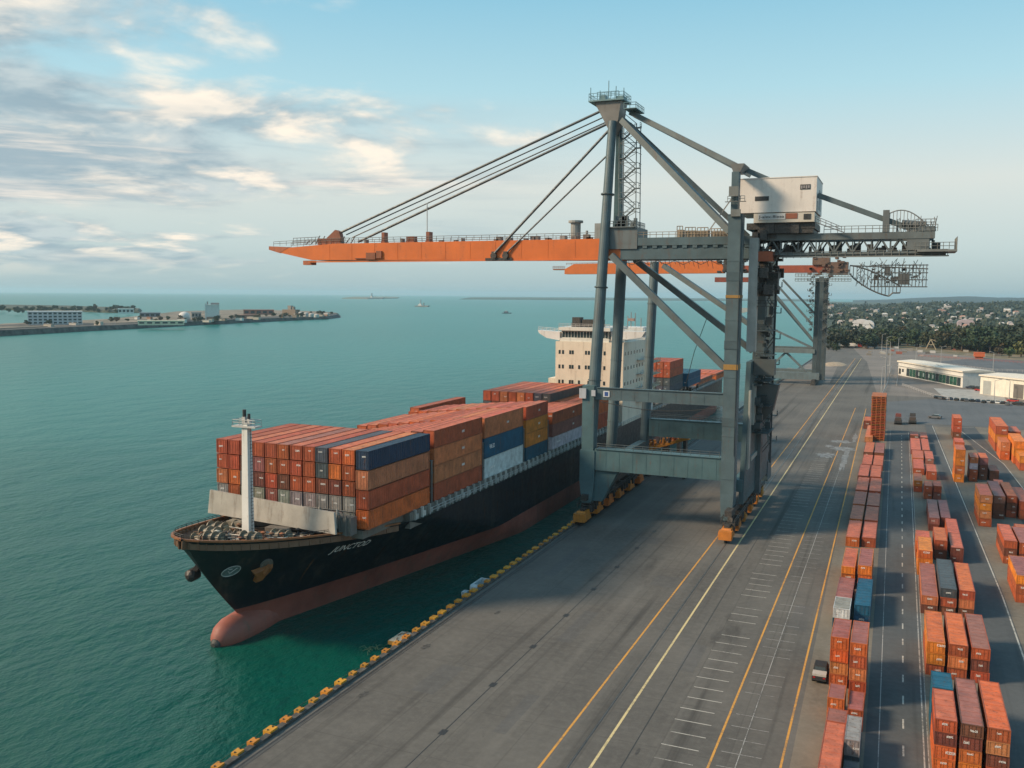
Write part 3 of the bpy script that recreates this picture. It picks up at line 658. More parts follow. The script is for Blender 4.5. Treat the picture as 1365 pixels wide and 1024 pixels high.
# side gangway: rail, stanchions, hatch coaming, lashing bridges
g = MB(); g.box(SXC-14.6,SXC+15.4,134,259,ZD-1.3,ZD+1.5); g.box(SXC-14,SXC+14.2,121,134,ZD,ZD+1.3); g.box(SXC-13,SXC+14,296,432,ZD-1.3,ZD+1.0); part('hatch_coaming', g, [PAINT], ship, (.16,.15,.13))
g = MB()
for y in range(140, 262, 3): g.rail([(SXC+16.05,y,ZD-.02),(SXC+16.05,y+2.9,ZD-.02)],1.1,1.5,.06)
g.rail([(SXC+16.05,262,ZD-.02),(SXC+16.05,430,ZD-.02)],1.1,2.2,.07); part('gunwale_rail', g, [WHITE], ship, (.42,.42,.40))
for i, y in enumerate([135.5+2.62*i for i in range(48)]):
    if 262 < y: break
    g = MB(); xx = SXC+15.75; g.box(xx-.55,xx,y-.16,y+.16,ZD-.1,ZD+1.75); g.box(xx-1.7,xx-.55,y-.1,y+.1,ZD+1.3,ZD+1.7); g.box(xx-.4,xx-.1,y+.3,y+1.1,ZD,ZD+.9)
    part('stanchion', g, [WHITE], ship, (lambda k: (.52*k,.51*k,.47*k))(r.uniform(.6,1.15)))
for y in (142.2,163.9,185.5,200.6,230.8,258.6):
    g = MB()
    for i in range(13): x = SXC-14.6+i*2.48; g.box(x-.1,x+.1,y-.25,y+.25,ZD+1.3,ZD+9.0)
    for z in (ZD+4,ZD+6.8,ZD+9.0): g.box(SXC-14.6,SXC+15.3,y-.45,y+.45,z,z+.15)
    part('lashing_bridge', g, [PAINT], ship, (.12,.12,.115))
g = MB(); g.box(SXC+2.5,SXC+13.5,118.6,120.4,12.4,15.2)
for i in range(9): g.box(SXC+3+i*1.2,SXC+3.3+i*1.2,118.3,118.6,12.4,15.6)
g.rail([(SXC+2.5,118.5,15.2),(SXC+13.5,118.5,15.2)],1.1,1.2,.06); part('cargo_rack', g, [PAINT], ship, (.15,.15,.14))
# superstructure
WHC = (.72,.64,.51)
g = MB(); X0, X1, Y0, Y1 = SXC-5.3, SXC+16.0, 261, 286
g.box(X0,X1,Y0,Y1,ZD-1.5,36.0); g.box(X0-2.6,X0-.003,Y0+1,Y1-4,ZD,24.6); wall = part('deckhouse', g, [WHITE], ship, WHC)
g = MB(); g.box(X0+1.2,X0+16.6,Y0+.6,Y1-6,36.003,37.0); g.box(X0+.8,X0+17,Y0+.2,Y1-5,39.3,40.3); g.box(X0+1.4,X0+16.2,Y0+1.3,Y1-6.5,37.0,39.3)
br = part('bridge', g, [WHITE], ship, (.66,.64,.58))
for i in range(15):
    g = MB(); x = X0+1.7+i*.97; g.box(x,x+.74,Y0+1.22,Y0+1.32,37.2,39.0); part('bridge_window', g, [GLASS], br)
g = MB(); g.prism([(X0+1,Y0+.8,36.2),(X0-3.4,Y0+.8,36.9),(X0-5.8,Y0+.8,38.3),(X0-6.2,Y0+.8,39.2),(X0+1,Y0+.8,38.8)],(0,3.6,0)); g.rail([(X0-6,Y0+.9,39.2),(X0+.6,Y0+.9,38.8)],1.0,1.2,.06)
part('bridge_wing', g, [WHITE], ship, (.74,.72,.69))
g = MB(); g.prism([(X0+17,Y0+1.5,36.01),(X1+5,Y0+1.5,37.8),(X1+6,Y0+1.5,39.4),(X0+17,Y0+1.5,39.4)],(0,3.6,0)); g.rail([(X0+17,Y0+1.6,39.4),(X1+5.8,Y0+1.6,39.4)],1.0,1.2,.06); part('bridge_wing', g, [WHITE], ship, (.70,.69,.66))
g = MB(); g.box(X0+3.8,X0+6.4,Y0+4,Y0+7,40.3,43.2); g.box(X0+7,X0+13,Y0+4,Y0+8,40.3,42.6); g.box(X0+8,X0+12,Y0+3.8,Y0+4,40.6,42.2)
for i in range(9): g.tube((X0+4+i*1.2,Y0+3,40.3),(X0+4+i*1.2,Y0+3,41.6+(i%3)*.5),.09,n=4)
part('monkey_island_gear', g, [MACH], ship)
rw = random.Random(9)
for zi, z in enumerate((32.2,27.8,23.2,18.8)):
    for i, u in enumerate((1.0,2.1,4.4,5.2,7.3,9.4,10.3,12.1,13.2,15.2,17.8,19.9)):
        if rw.random() < .1: continue
        g = MB(); x = X0+u; g.box(x,x+.62,Y0-.06,Y0+.04,z,z+1.15); part('cabin_window', g, [GLASS], wall)
    for i in range(7):
        y = Y0+1.6+i*3.3; g = MB(); g.box(X1-.04,X1+.06,y,y+.8,z,z+1.0); part('cabin_window', g, [GLASS], wall)
g = MB()
for z in (17,21.3,25.6,30.0): g.box(X1+.005,X1+1.5,Y0+15,Y1-.2,z,z+.14); g.rail([(X1+1.4,Y0+15,z+.14),(X1+1.4,Y1-.3,z+.14)],1.0,1.6,.06)
for z in (35.98,): g.rail([(X0+17.3,Y0+.1,z),(X1-.1,Y0+.1,z),(X1-.1,Y1,z)],1.1,1.3,.06)
g.rail([(X0+.9,Y0+.3,40.3),(X0+16.9,Y0+.3,40.3)],1.0,1.3,.06)
part('balcony', g, [WHITE], ship, (.52,.50,.46))
g = MB(); g.box(SXC+5,SXC+14.6,291,303,ZD,36.4); g.box(SXC+6,SXC+13.6,292,302,36.4,39.6); fu = part('funnel_casing', g, [WHITE], ship, (.66,.67,.65))
g = MB(); g.box(SXC+5.9,SXC+13.7,291.9,302.1,37.2,38.4); part('funnel_band', g, [PAINT], fu, (.10,.30,.38))
g = MB()
for x, y, h in ((7,297,6),(8.4,296,8),(9,299,7.5),(12.6,293,5),(13.4,300,6),(6.4,294,4)): g.tube((SXC+x,y,39.5),(SXC+x,y,39.5+h*.62),.12,n=5)
g.box(SXC+7.4,SXC+9.6,295.4,296.4,41.5,42.4); part('aerial_mast', g, [PAINT], ship, (.30,.20,.17))
g = MB()
for z in (16,20,24,28): g.box(SXC+14.62,SXC+17,290,303,z,z+.3); g.rail([(SXC+16.9,290,z+.3),(SXC+16.9,303,z+.3)],1,1.4,.07)
g.box(SXC+14.62,SXC+16.8,286.5,289.6,17,19.6); part('stern_platform', g, [PAINT], ship, (.42,.37,.26))
g = MB(); g.rev((X1+1.6,Y0+17,19.2),(0,1,0),[(0,.2),(.8,1.0),(2,1.25),(5,1.25),(6.4,.95),(7.2,.2)],12); part('lifeboat', g, [PAINT], ship, (.60,.18,.04))
g = MB()
for y in (Y0+18.5,Y0+22): g.beam((X1,y,21.4),(X1+1.7,y,21.4),.25,.3); g.beam((X1+.1,y,17.4),(X1+1.7,y,17.9),.25,.3)
part('davit', g, [WHITE], ship, (.5,.48,.44))
# crane-side clutter abaft: rails and vents along the after deck
g = MB()
for i in range(60):
    x = SXC+r.uniform(4,15); y = r.uniform(300,440); z = ZD-.4; h = r.uniform(1,4); g.box(x-.4,x+.4,y-.5,y+.5,z,z+h)
g.rail([(SXC+15.4,300,ZD+2.6),(SXC+15.4,440,ZD+2.6)],1.2,2,.08); part('after_deck_gear', g, [MACH], ship)
# ---------------------------------------------------------------- containers on the ship
SG = 'containers stacked on the ship'
def grid_x(i, n=12): return SXC-14.6+ (i+.5)*30.0/n      # columns from the sea side to the quay side
BZ = ZD+1.6
front = ['rust rust rust rust rust rust rust rust slate rust orange navy'.split(),
         'rust rust brown mauve rust rust rust rust slate orange rust tan'.split(),
         'tan orange grey brown rust brown rust rust brown brown rust rust'.split(),
         'grey rust grey grey mauve grey grey grey grey grey grey orange'.split(),
         'grey grey grey grey grey grey grey grey grey grey grey grey'.split()]
rooff = 'rust rust salmon rust salmon mauve salmon rust slate salmon tan navy'.split()
for i in range(12):
    col = 12-i; n = 4 if i == 11 else 5; h = 12.6/n
    for k in range(n):
        lab = f"{CNAME[front[k][i]]} container, {TIER[k]} tier of ship's foremost bay, {ORD[col]} column from the quay"
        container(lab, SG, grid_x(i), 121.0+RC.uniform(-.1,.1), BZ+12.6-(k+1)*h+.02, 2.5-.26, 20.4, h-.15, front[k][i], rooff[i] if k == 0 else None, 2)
BAYS = [('second', 143.0, 20.4, 12.8, 4, 'rust tan tan rust'), ('third', 164.5, 20.4, 12.4, 3, 'tan teal white'), ('fourth', 186.6, 13.6, 12.2, 4, 'rust amber amber teal'),
        ('fifth', 203.5, 26.5, 9.0, 3, 'rust mauve white'), ('sixth', 231.5, 26.5, 8.4, 2, 'orange rust')]
for bi, (bn, y, L, H, n, side) in enumerate(BAYS):
    side = side.split(); h = H/n
    for k, ck in enumerate(side):
        side_o = container(f"{CNAME[ck]} container at the quay edge of the ship's {bn} bay, {TIER[k]} tier", SG, grid_x(11), y, BZ+H-(k+1)*h+.02, 2.28, L, h-.05, ck, 'salmon' if k == 0 else None, 1)
        if k < 3 and bi != 4:
            mk = link('marking', _gm[(bi*2+k) % 6], COL.objects[-1] if False else side_o, None, (1.155, L*(.12 if ck in ('teal','white') else .55), h*.42)); mk.rotation_euler = (0,0,PI/2); mk.scale = (2.6 if ck in ('teal','white') else 1.2, 1, 3.4 if ck == 'teal' else 1.8)
    for i in range(11):
        drop = {0:4.6,1:3.2,2:2.6,3:1.5}.get(bi, 0)*(1-i/11)**1.1 if bi < 3 else (0 if bi == 4 else 2.0*(1-i/11))
        ck = RC.choice(['rust','salmon','orange','rust','brown','salmon','tan']); hh = 2.9
        zt = BZ+H-drop-RC.uniform(0,.05)
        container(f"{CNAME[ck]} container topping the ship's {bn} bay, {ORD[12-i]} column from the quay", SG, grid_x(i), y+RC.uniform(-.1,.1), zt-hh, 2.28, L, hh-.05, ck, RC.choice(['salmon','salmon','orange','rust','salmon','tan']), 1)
container("lone rust red container on the sea side of the ship, raised above its neighbours", SG, grid_x(0), 187.5, 20.9, 2.4, 25, 2.5, 'rust', 'rust', 1)
for i in range(8):
    for k in range(2):
        ck = ['rust','rust','tan','rust','tan','rust','slate','slate'][i] if k == 0 else RC.choice(['rust','brown','tan','slate'])
        container(f"{CNAME[ck]} container in raised block before the deckhouse, {['upper','lower'][k]} tier, {ORD[8-i]} column from the quay", SG, grid_x(i), 228.5, 18.1+2.75*(1-k), 2.3, 29.5, 2.7, ck, RC.choice(['rust','salmon','salmon']), 1)
for ck, x0, y, L, z0, h, n, tiers, lab in [('rust',4.6,326,22,20.4,2.9,4,2,'rust red container high abaft the funnel'),('teal',8.4,352,24,14.8,2.6,3,2,'blue container towards the stern'),('salmon',3.5,384,30,11.9,2.9,4,1,'salmon container at the stern'),('slate',4.6,326,22,14.6,2.85,4,2,'dark slate container low abaft the funnel'),('orange',2.0,418,24,11.9,2.9,5,1,'orange container at the very stern')]:
    for i in range(n):
        for k in range(tiers):
            container(f"{lab}, {['upper','lower'][k] if tiers > 1 else 'single'} tier, {ORD[n-i]} from the quay", SG, SXC+x0+1.3+2.6*i, y, z0+(tiers-1-k)*h, 2.45, L, h-.06, ck, 'salmon' if ck == 'orange' else None, 1)

RUN = flat('rust_run', (.075,.042,.022), .7, .5, 1.5)
rr_ = random.Random(17)
for i in range(46):
    yy = rr_.uniform(112,300); z1 = rr_.uniform(6,11.0); L_ = rr_.uniform(1.2,5.0); w_ = rr_.uniform(.06,.22); g = MB(); pts = []
    for k in range(5):
        z = z1-L_*k/4; ww = w_*(1-k/4.4); pts.append([(SXC+hb(yy-ww,z)+.03, yy-ww, z), (SXC+hb(yy+ww,z)+.03, yy+ww, z)])
    for a, b in zip(pts, pts[1:]): g.add([a[0],b[0],b[1],a[1]], [(0,1,2,3)])
    part('rust_run', g, [RUN], ship)
SEAM = flat('plate_seam', (.018,.022,.026), .5)
for z in (4.6,7.2,9.7):
    g = MB(); pts = []
    for i in range(90):
        yy = 112+i*3.3; pts.append((yy, z))
    for (a,_),(b,_) in zip(pts, pts[1:]): g.add([(SXC+hb(a,z-.05)+.025,a,z-.05),(SXC+hb(b,z-.05)+.025,b,z-.05),(SXC+hb(b,z+.05)+.03,b,z+.05),(SXC+hb(a,z+.05)+.03,a,z+.05)],[(0,1,2,3)])
    part('plate_seam', g, [SEAM], ship)
# ---------------------------------------------------------------- ship-to-shore crane
LIGHTST = (.105,.135,.14); ORANGE = (.64,.150,.028); TEALST = (.070,.135,.150)
cr = thing('gantry_crane', 'tall grey quay crane with orange boom and white machinery house, nearest to the ship\'s bow', 'crane', (-46,214,0), 'quay cranes')
def P1(name, g, mat=None, col=None, parent=None, smooth=False): return part(name, g, [mat or STEEL], parent or cr, col, smooth)
# waterside legs
for (a, b, r0, r1) in (((-62.2,192,15.0),(-60.9,200.8,88.5),1.42,.95), ((-62.6,209.5,8.5),(-61.8,213.5,60.5),1.3,1.3), ((-62.2,239.5,8),(-61.8,245,59.0),1.3,1.2)):
    g = MB(); g.tube(a, b, r0, r1, n=18)
    for k in (.22,.5,.78): p = Vector(a).lerp(Vector(b), k); d = (Vector(b)-Vector(a)).normalized(); g.tube(p-d*.12, p+d*.12, r0*1.06, n=18)
    P1('leg', g, col=GREY, smooth=False)
g = MB(); g.frus((-63.9,-60.5,190.2,193.8),(-63.9,-60.5,190.2,193.8),9.0,15.9); g.frus((-63.2,-61.0,189.8,194.4),(-63.9,-60.5,190.2,193.8),4.2,9.0); g.box(-63.6,-60.9,190.5,193.4,15.9,30.2); P1('leg_base', g, col=TEALST)
g = MB(); g.prism([(-60.4,191,11.4),(-55.4,191,11.4),(-58.9,191,4.6),(-61.0,191,4.6)],(0,2.4,0)); g.prism([(-61.2,194.6,4.6),(-61.2,207,8.5),(-61.2,207,11.5),(-61.2,194,11.5)],(-1.6,0,0)); P1('gusset', g, col=TEALST)
# landside legs
g = MB(); g.box(-32.95,-30.2,190.2,193.6,9.0,66.5); g.box(-32.6,-31.2,190.6,193.0,66.5,75.0); g.frus((-32.6,-30.4,189.8,194.4),(-32.95,-30.2,190.2,193.6),3.4,9.0)
for z in (12,21,33.2,45,57,66.3): g.box(-33.0,-30.14,190.14,193.66,z,z+.22)
lg = P1('leg', g, col=GREY)
g = MB(); g.box(-33.03,-30.12,190.1,193.7,34.9,36.0); g.box(-33.03,-30.12,190.1,193.7,49.6,50.2); P1('paint_band', g, PAINT, (.34,.19,.05), lg)
g = MB(); g.box(-29.3,-27.5,195,197,38.5,62); P1('cable_riser', g, col=(.40,.40,.37))
g = MB(); g.box(-31.6,-28.9,234.5,238.5,4,60); g.box(-31.9,-28.7,232.5,239.5,4,9); P1('leg', g, col=GREY)
g = MB(); g.box(-30.4,-27.9,212,215,5,60); P1('leg', g, col=(.09,.12,.128))
g = MB(); g.prism([(-29.9,195,6),(-29.9,236,6),(-29.9,236,10),(-29.9,226,20),(-29.9,222,36),(-29.9,200,36),(-29.9,196,14)],(1.0,0,0)); P1('portal_plate', g, col=(.06,.105,.115))
g = MB(); g.box(-28.89,-28.5,198,200.2,13,30); g.box(-28.89,-28.6,203,220,14,15); g.box(-28.89,-28.4,203,206,22,31); P1('cable_tray', g, col=(.36,.37,.33))
# portal beams across the quay
for y0, y1, z0, z1, cc in ((190.4,193.6,11.6,16.3,TEALST),(190.9,193.1,27.2,29.8,GREY),(237.6,240.6,12.6,17.2,TEALST)):
    g = MB(); g.box(-60.49 if z0 < 15 else -63.5, -32.96 if y0 < 200 else -30.5, y0, y1, z0, z1)
    for i in range(9): x = -58+i*3; g.box(x,x+.12,y0-.04,y0,z0+.1,z1-.1)
    g.box(-60.38,-33.12,y0-.25,y0+.2,z1+.003,z1+.12); P1('portal_beam', g, col=cc)
g = MB(); g.rail([(-60,190.5,16.45),(-33.3,190.5,16.45)],1.1,2,.055); g.rail([(-60,237.7,17.3),(-33.3,237.7,17.3)],1.1,2,.055); g.rail([(-60,240.5,17.3),(-33.3,240.5,17.3)],1.1,2,.055); P1('walkway_rail', g, col=(.10,.12,.12))
for x, y0, y1 in ((-62.2,195,238),(-30.2,195,234)):
    g = MB(); g.box(x-1.0,x+1.0,y0,y1,8.6,11.2); P1('sill_beam', g, col=TEALST)
g = MB(); g.box(-64.15,-62.6,190.0,190.39,27.4,29.6); g.box(-61.4,-60.5,190.1,190.39,28.0,29.3); P1('sign_plate', g, CLEAN, (.40,.42,.45))
g = MB(); g.box(-58.9,-57.5,190.78,190.89,27.9,29.2); pl = P1('emblem_plate', g, CLEAN, (.62,.64,.66)); g = MB(); g.box(-58.6,-57.8,190.74,190.77,28.1,29.0); P1('emblem', g, CLEAN, (.03,.08,.25), pl)
# wheel bogies
for x, ys in ((-62.3,(188.4,197.5,206,215,224.5,234)),(-30.6,(186.6,195.5,204,213,222.5,231))):
    g = MB()
    for a, b in ((ys[0],ys[1]),(ys[2],ys[3]),(ys[4],ys[5])): g.box(x-.55,x+.55,a-1,b+1,2.3,3.4); g.frus((x-.5,x+.5,(a+b)/2-2,(a+b)/2+2),(x-.6,x+.6,(a+b)/2-.8,(a+b)/2+.8),3.4,5.2)
    g.box(x-.7,x+.7,ys[0],ys[5],5.0,6.2); g.rail([(x-1.4,ys[0],3.4),(x-1.4,ys[5],3.4)],1.2,1.6,.07); g.rail([(x+1.4,ys[0],3.4),(x+1.4,ys[5],3.4)],1.2,1.6,.07)
    for k in range(18): yy = random.uniform(ys[0],ys[5]); g.box(x-1.3,x+1.3,yy,yy+random.uniform(.3,1.1),2.0,random.uniform(3.2,4.6))
    eq = P1('equaliser_beam', g, MACH)
    for y in ys:
        g = MB(); g.frus((x-1.05,x+1.05,y-2.7,y+2.7),(x-.95,x+.95,y-1.5,y+1.5),.75,2.9); g.box(x-1.3,x+1.3,y-2.9,y-1.1,.8,2.6); g.tube((x-1.4,y-2.1,1.7),(x+1.4,y-2.1,1.7),.75,n=14); bg_ = P1('bogie', g, PAINT, jit((.58,.20,.03), random, .15))
        for k in (-1.45,1.45): g = MB(); g.tube((x-.3,y+k,.46),(x+.3,y+k,.46),.45,n=14); P1('wheel', g, DARK, None, bg_)
# diagonals and backstays
for a, b, w_ in (((-58.0,192,58.6),(-33.0,192,35.2),1.5),((-58.5,213,58.4),(-30.5,213,37.6),1.45),((-59,243.5,58.0),(-30.6,238,40.0),1.4),((-57,192.8,58.6),(-34,192.8,41.0),.0)):
    if w_: g = MB(); g.beam(a, b, w_, w_*.9); P1('diagonal_brace', g, col=LIGHTST)
AP = Vector((-60.4,203.6,90))
for a, b, w_ in (((-58.6,200.6,88.6),(-33,193.4,63.2),1.5),((-58.6,206.4,88.6),(-32,211,63.2),1.3),((-57.4,203,90.6),(-31.6,197.6,76.4),1.25),((-31.2,197.6,76.3),(-26.4,198.5,74.1),1.1),((-16.55,198.6,70.6),(2.5,199.4,63.0),1.15),((-57.4,206,90.6),(-31.6,209,76.4),1.1)):
    g = MB(); g.beam(a, b, w_, w_*.85); P1('backstay', g, col=LIGHTST)
g = MB(); g.frus((-32.4,-31.0,191,193),(-33.0,-30.2,190.8,198.4),75.0,76.6); g.beam((-32,192,75.4),(-31.6,198.6,75.8),1.2,1.0); P1('strut_head', g, col=(.2,.2,.19))
g = MB(); g.rail([(-33.2,190.2,69),(-29.8,190.2,69)],1.1,.8,.06); g.box(-33.6,-29.5,189.4,190.19,68.9,69); g.box(-32.9,-31,189.6,190.1,70,72); g.box(-32.4,-30.5,189.7,190.15,66,67.4); P1('leg_platform', g, col=(.17,.18,.17))
# apex head
g = MB(); g.prism([(-65.2,200.6,93),(-59.0,200.6,93),(-59.6,200.6,88.8),(-60.8,200.6,86),(-61.8,200.6,86.8)],(0,5,0)); P1('apex_head', g, col=(.19,.18,.165))
g = MB(); g.box(-66.4,-58.2,200,206.2,93.003,93.3); ring = [(-66.3,200.1,93.3),(-58.3,200.1,93.3),(-58.3,206.1,93.3),(-66.3,206.1,93.3),(-66.3,200.1,93.3)]; g.rail(ring,1.5,.9,.055)
g.box(-58.0,-55.2,199.4,206.5,90.8,90.95); g.rail([(-55.3,199.5,90.95),(-55.3,206.4,90.95)],1.2,1,.07); g.rail([(-58.0,199.5,90.95),(-55.3,199.5,90.95)],1.2,1,.07)
g.rail([(-65,202,94.2),(-60,202,94.2)],1.2,.8,.05)
for x, h in ((-66.2,3.0),(-62.0,4.2),(-58.5,2.4),(-64,2.2),(-60.3,2.9)): g.tube((x,201,93.3),(x,201,93.3+h),.09,n=5)
g.box(-64.5,-63.1,202,204,93.3,94.7); g.box(-60.6,-59,202,205,93.3,94.3); P1('apex_platform', g, col=(.16,.27,.29))
# stair tower beside the mast
g = MB(); g.stair(-59.6,-56.9,206.0,63.0,90,12,.8); P1('stair_tower', g, col=(.22,.25,.245))
g = MB()
for x, y in ((-60.2,204.8),(-56.2,204.8),(-56.2,208.4),(-60.2,208.4)): g.tube((x,y,62.5),(x+(-.3),y,88.5),.12,n=5)
for i in range(11):
    z = 64.5+i*2.2
    for a, b in (((-60.2,204.8),(-56.2,204.8)),((-56.2,204.8),(-56.2,208.4))): g.tube((*a,z),(*b,z),.07,n=4); 
    g.tube((-60.2,204.8,z) if i%2 else (-56.2,204.8,z), (-56.2,204.8,z+2.2) if i%2 else (-60.2,204.8,z+2.2), .06, n=4)
P1('stair_cage', g, col=(.2,.23,.23))
g = MB(); g.beam((-61.8,209.5,60),(-60.5,205.0,90),1.9,1.7,0,1.2,1.1); P1('mast', g, col=(.075,.14,.155))
# boom (orange, over the ship)
BY0, BY1 = 198.6, 206.4
g = MB(); g.prism([(-57.9,BY0,57.9),(-57.9,BY0,62.6),(-133,BY0,62.5),(-150.0,BY0,61.5),(-150.0,BY0,60.4),(-140,BY0,58.4)],(0,BY1-BY0,0))
for i in range(12):
    x = -62-i*6.6; g.box(x,x+.1,BY0-.04,BY0,58.4,62.3)
g.box(-141,-58,BY0-.12,BY0+.3,57.8,58.1); boom = P1('boom', g, paint('boom_paint', .25, .45, dirt=.2, scale=.35, var=(.85,1.1)), ORANGE)
g = MB(); g.prism([(-150.0,BY0-.06,60.3),(-153.4,BY0-.06,61.2),(-153.4,BY0-.06,62.1),(-147,BY0-.06,61.8)],(0,BY1-BY0+.12,0)); g.box(-143,-140.3,BY0+.4,BY0+2.4,57.2,58.3); P1('boom_tip', g, PAINT, (.42,.12,.05), boom)
g = MB(); g.rail([(-152,BY0+.15,62.1),(-134,BY0+.15,62.7),(-60,BY0+.15,62.8)],1.15,2.0,.06); g.rail([(-152,BY1-.15,62.1),(-134,BY1-.15,62.7),(-60,BY1-.15,62.8)],1.15,2.0,.06)
for i in range(24):
    x = random.uniform(-140,-62); g.box(x,x+random.uniform(.3,1.4),BY0+.6,BY0+2,62.5,62.5+random.uniform(.4,1.2))
P1('boom_rail', g, col=(.22,.2,.18), parent=boom)
for x, w_, h in ((-119.5,.8,2.6),(-107.0,.9,2.5),(-112.5,2.1,1.5)): g = MB(); g.box(x,x+w_,BY0+.4,BY0+2.2,62.5,62.5+h); g.box(x-.15,x+w_+.15,BY0+.3,BY0+2.3,62.45,62.8); P1('stay_bracket', g, PAINT, (.25,.08,.04), boom)
g = MB(); g.box(-138.5,-131.6,BY0+.4,BY0+2.2,62.3,63.9); g.prism([(-136,BY0+.5,63.8),(-131.5,BY0+.5,63.8),(-132,BY0+.5,65.6),(-133.2,BY0+.5,66)],(0,1.5,0)); P1('stay_anchor', g, PAINT, (.25,.08,.04), boom)
g = MB(); g.tube((-107,BY0+1,65),(-107,BY0+1,72),.13,n=6); P1('post', g, col=(.4,.4,.38), parent=boom)
g = MB()
for i in range(10): x = -142+i*1.5; g.beam((x,BY0+.3,62.4),(x+.6,BY0+1.4,62.6+random.uniform(.8,2.2)),.2,.2)
g.rail([(-146,BY0+.5,62.3),(-138,BY0+.5,62.5)],1.8,1.1,.07); P1('tip_gear', g, col=(.18,.17,.16), parent=boom)
g = MB(); g.tube((-69.3,201,62.5),(-69.3,201,66.4),1.15,n=14); g.tube((-69.3,201,66.4),(-69.3,201,66.9),1.7,n=14); g.box(-72.8,-71.6,200,202,62.5,63.5); g.box(-64,-61.8,BY0,BY0+2,62.6,66); g.tube((-66.6,201,62.5),(-66.6,201,64.6),.3,n=8)
P1('vent_cowl', g, col=(.27,.28,.27), parent=boom)
g = MB(); g.box(-123.5,-120.8,BY0-.5,BY0-.001,58.4,60.1); g.box(-126.8,-123.5,BY0-.4,BY0-.002,58.6,58.8); g.box(-120.6,-119.1,BY0-.45,BY0-.003,58.7,60.5); P1('cable_box', g, PAINT, (.25,.08,.035), boom)
# forestays
for (a, b, r_) in (((-63.5,201.3,91.2),(-131.8,BY0+1.2,65.4),.30),((-62.8,202.5,90.2),(-130.8,BY0+2,64.8),.15),((-62.6,204,89.4),(-129.6,BY0+3,64.2),.15),((-61.6,201.2,88.4),(-126.5,BY0+.8,62.9),.30),((-61.5,200.8,86.9),(-88.6,BY0-.4,59.4),.30),((-60.9,200.4,82.0),(-85.4,BY0-.4,59.6),.20)):
    g = MB(); g.tube(a, b, r_, n=8); P1('forestay', g, col=(.065,.085,.095))
g = MB(); 
for x in (-88.6,-85.6): g.tube((x,BY0-.7,59),(x,BY0-.05,59),.75,n=14); g.box(x-.5,x+.5,BY0-.6,BY0-.05,58.0,60)
g.box(-90.8,-84,BY0-.35,BY0-.045,57.9,58.5); P1('stay_sheave', g, MACH, None, boom)
# main girder over the quay and lattice rear
g = MB(); g.box(-57.85,-28.5,198.4,201,57.9,60.2); g.box(-57.85,-28.5,204.2,206.6,57.9,60.2); g.box(-55,-28.5,198.2,206.8,60.9,62.6); g.box(-57,-28.5,198.7,206.3,60.2,60.9)
for i in range(12): x = -55+i*2.2; g.box(x,x+1.0,198.25,198.7,60.3,60.85)
P1('main_girder', g, col=GREY)
g = MB(); g.prism([(-62.6,198.1,60.2),(-54,198.1,60.2),(-54,198.1,64.9),(-60.5,198.1,64.9)],(0,8.9,0)); g.box(-60.5,-54.6,197.6,207.2,64.903,65.1); g.rail([(-60.4,197.7,65.1),(-54.7,197.7,65.1)],1.2,.9,.07); g.rail([(-54.7,197.7,65.1),(-54.7,207,65.1)],1.2,.9,.07)
for i in range(14): x = random.uniform(-60,-55); g.box(x,x+.6,199,200,65.1,65.1+random.uniform(.6,2.6))
P1('hinge_frame', g, col=(.13,.155,.16))
g = MB(); g.rail([(-54,198.3,62.6),(-33,198.3,62.6)],1.2,1.4,.06); 
for x, w_, h in ((-43.6,2.2,2.1),(-41,2.3,2.0),(-38,2.6,1.7),(-35.2,1.8,1.4),(-45.4,1.2,2.4)): g.rail([(x,199,62.6),(x+w_,199,62.6)],h,.6,.09); g.box(x,x+w_,199.5,201.5,62.6,62.6+h*.7)
P1('girder_gear', g, PAINT, (.33,.27,.2))
g = MB(); g.beam((-39,200,63.5),(-33.6,200,71.3),.22,.22); g.box(-34.1,-33.2,199.8,200.2,71.0,71.6); P1('jib_arm', g, col=(.3,.3,.29))
for y in (198.6,206.2):
    g = MB(); g.beam((-28.5,y,62.2),(5.6,y,62.2),1.0,1.35); g.beam((-28.5,y,58.6),(8.0,y,58.9),.6,.6); g.truss((-27,y,58.9),(4.6,y,58.9),9,2.9,.30,chords=False); P1('rear_truss', g, col=(.13,.15,.15))
g = MB(); g.rail([(-15,198,62.9),(6,198,62.9)],1.3,1.3,.06); g.rail([(-28,198.2,57.8),(8,198.2,58.2)],1.2,1.4,.06); g.box(-28,8.2,197.7,198.4,58.0,58.25); g.rail([(2,197.5,59.2),(9.2,197.5,59.2)],1.5,.9,.06); g.box(2.5,9.6,197,206,58.9,59.3); g.rail([(9.5,197.1,59.3),(9.5,206,59.3)],2.4,1,.06)
P1('rear_walkway', g, col=(.2,.21,.2))
g = MB(); g.box(.6,4.6,198.2,205,59.4,63.4); g.box(-4.0,-2.8,198,199.5,62.9,67.2); g.tube((-.5,199,64.6),(4.0,199,64.2),.7,n=12); g.box(2.6,5.6,198,205.5,63.0,63.9); P1('tail_block', g, col=(.14,.155,.155))
g = MB(); prev = None
for i in range(15):
    u = i/14; x = -4+9*u; z = 63.2+3.9*math.sin(PI*min(1,.22+u*.78)); 
    if prev: g.tube(prev, (x,198.2,z), .12, n=5); g.tube((x,198.2,62.8),(x,198.2,z),.06,n=4)
    prev = (x,198.2,z)
for i in range(26): x = random.uniform(-4,6); g.tube((x,198.5+random.random()*5,62.9),(x+random.uniform(-.8,.8),199+random.random()*5,62.9+random.uniform(.8,3.4)),.07,n=4)
g.rail([(2,197.4,63.9),(5.6,197.4,63.9)],1.3,.8,.07); P1('tail_frame', g, col=(.22,.22,.21))
g = MB()
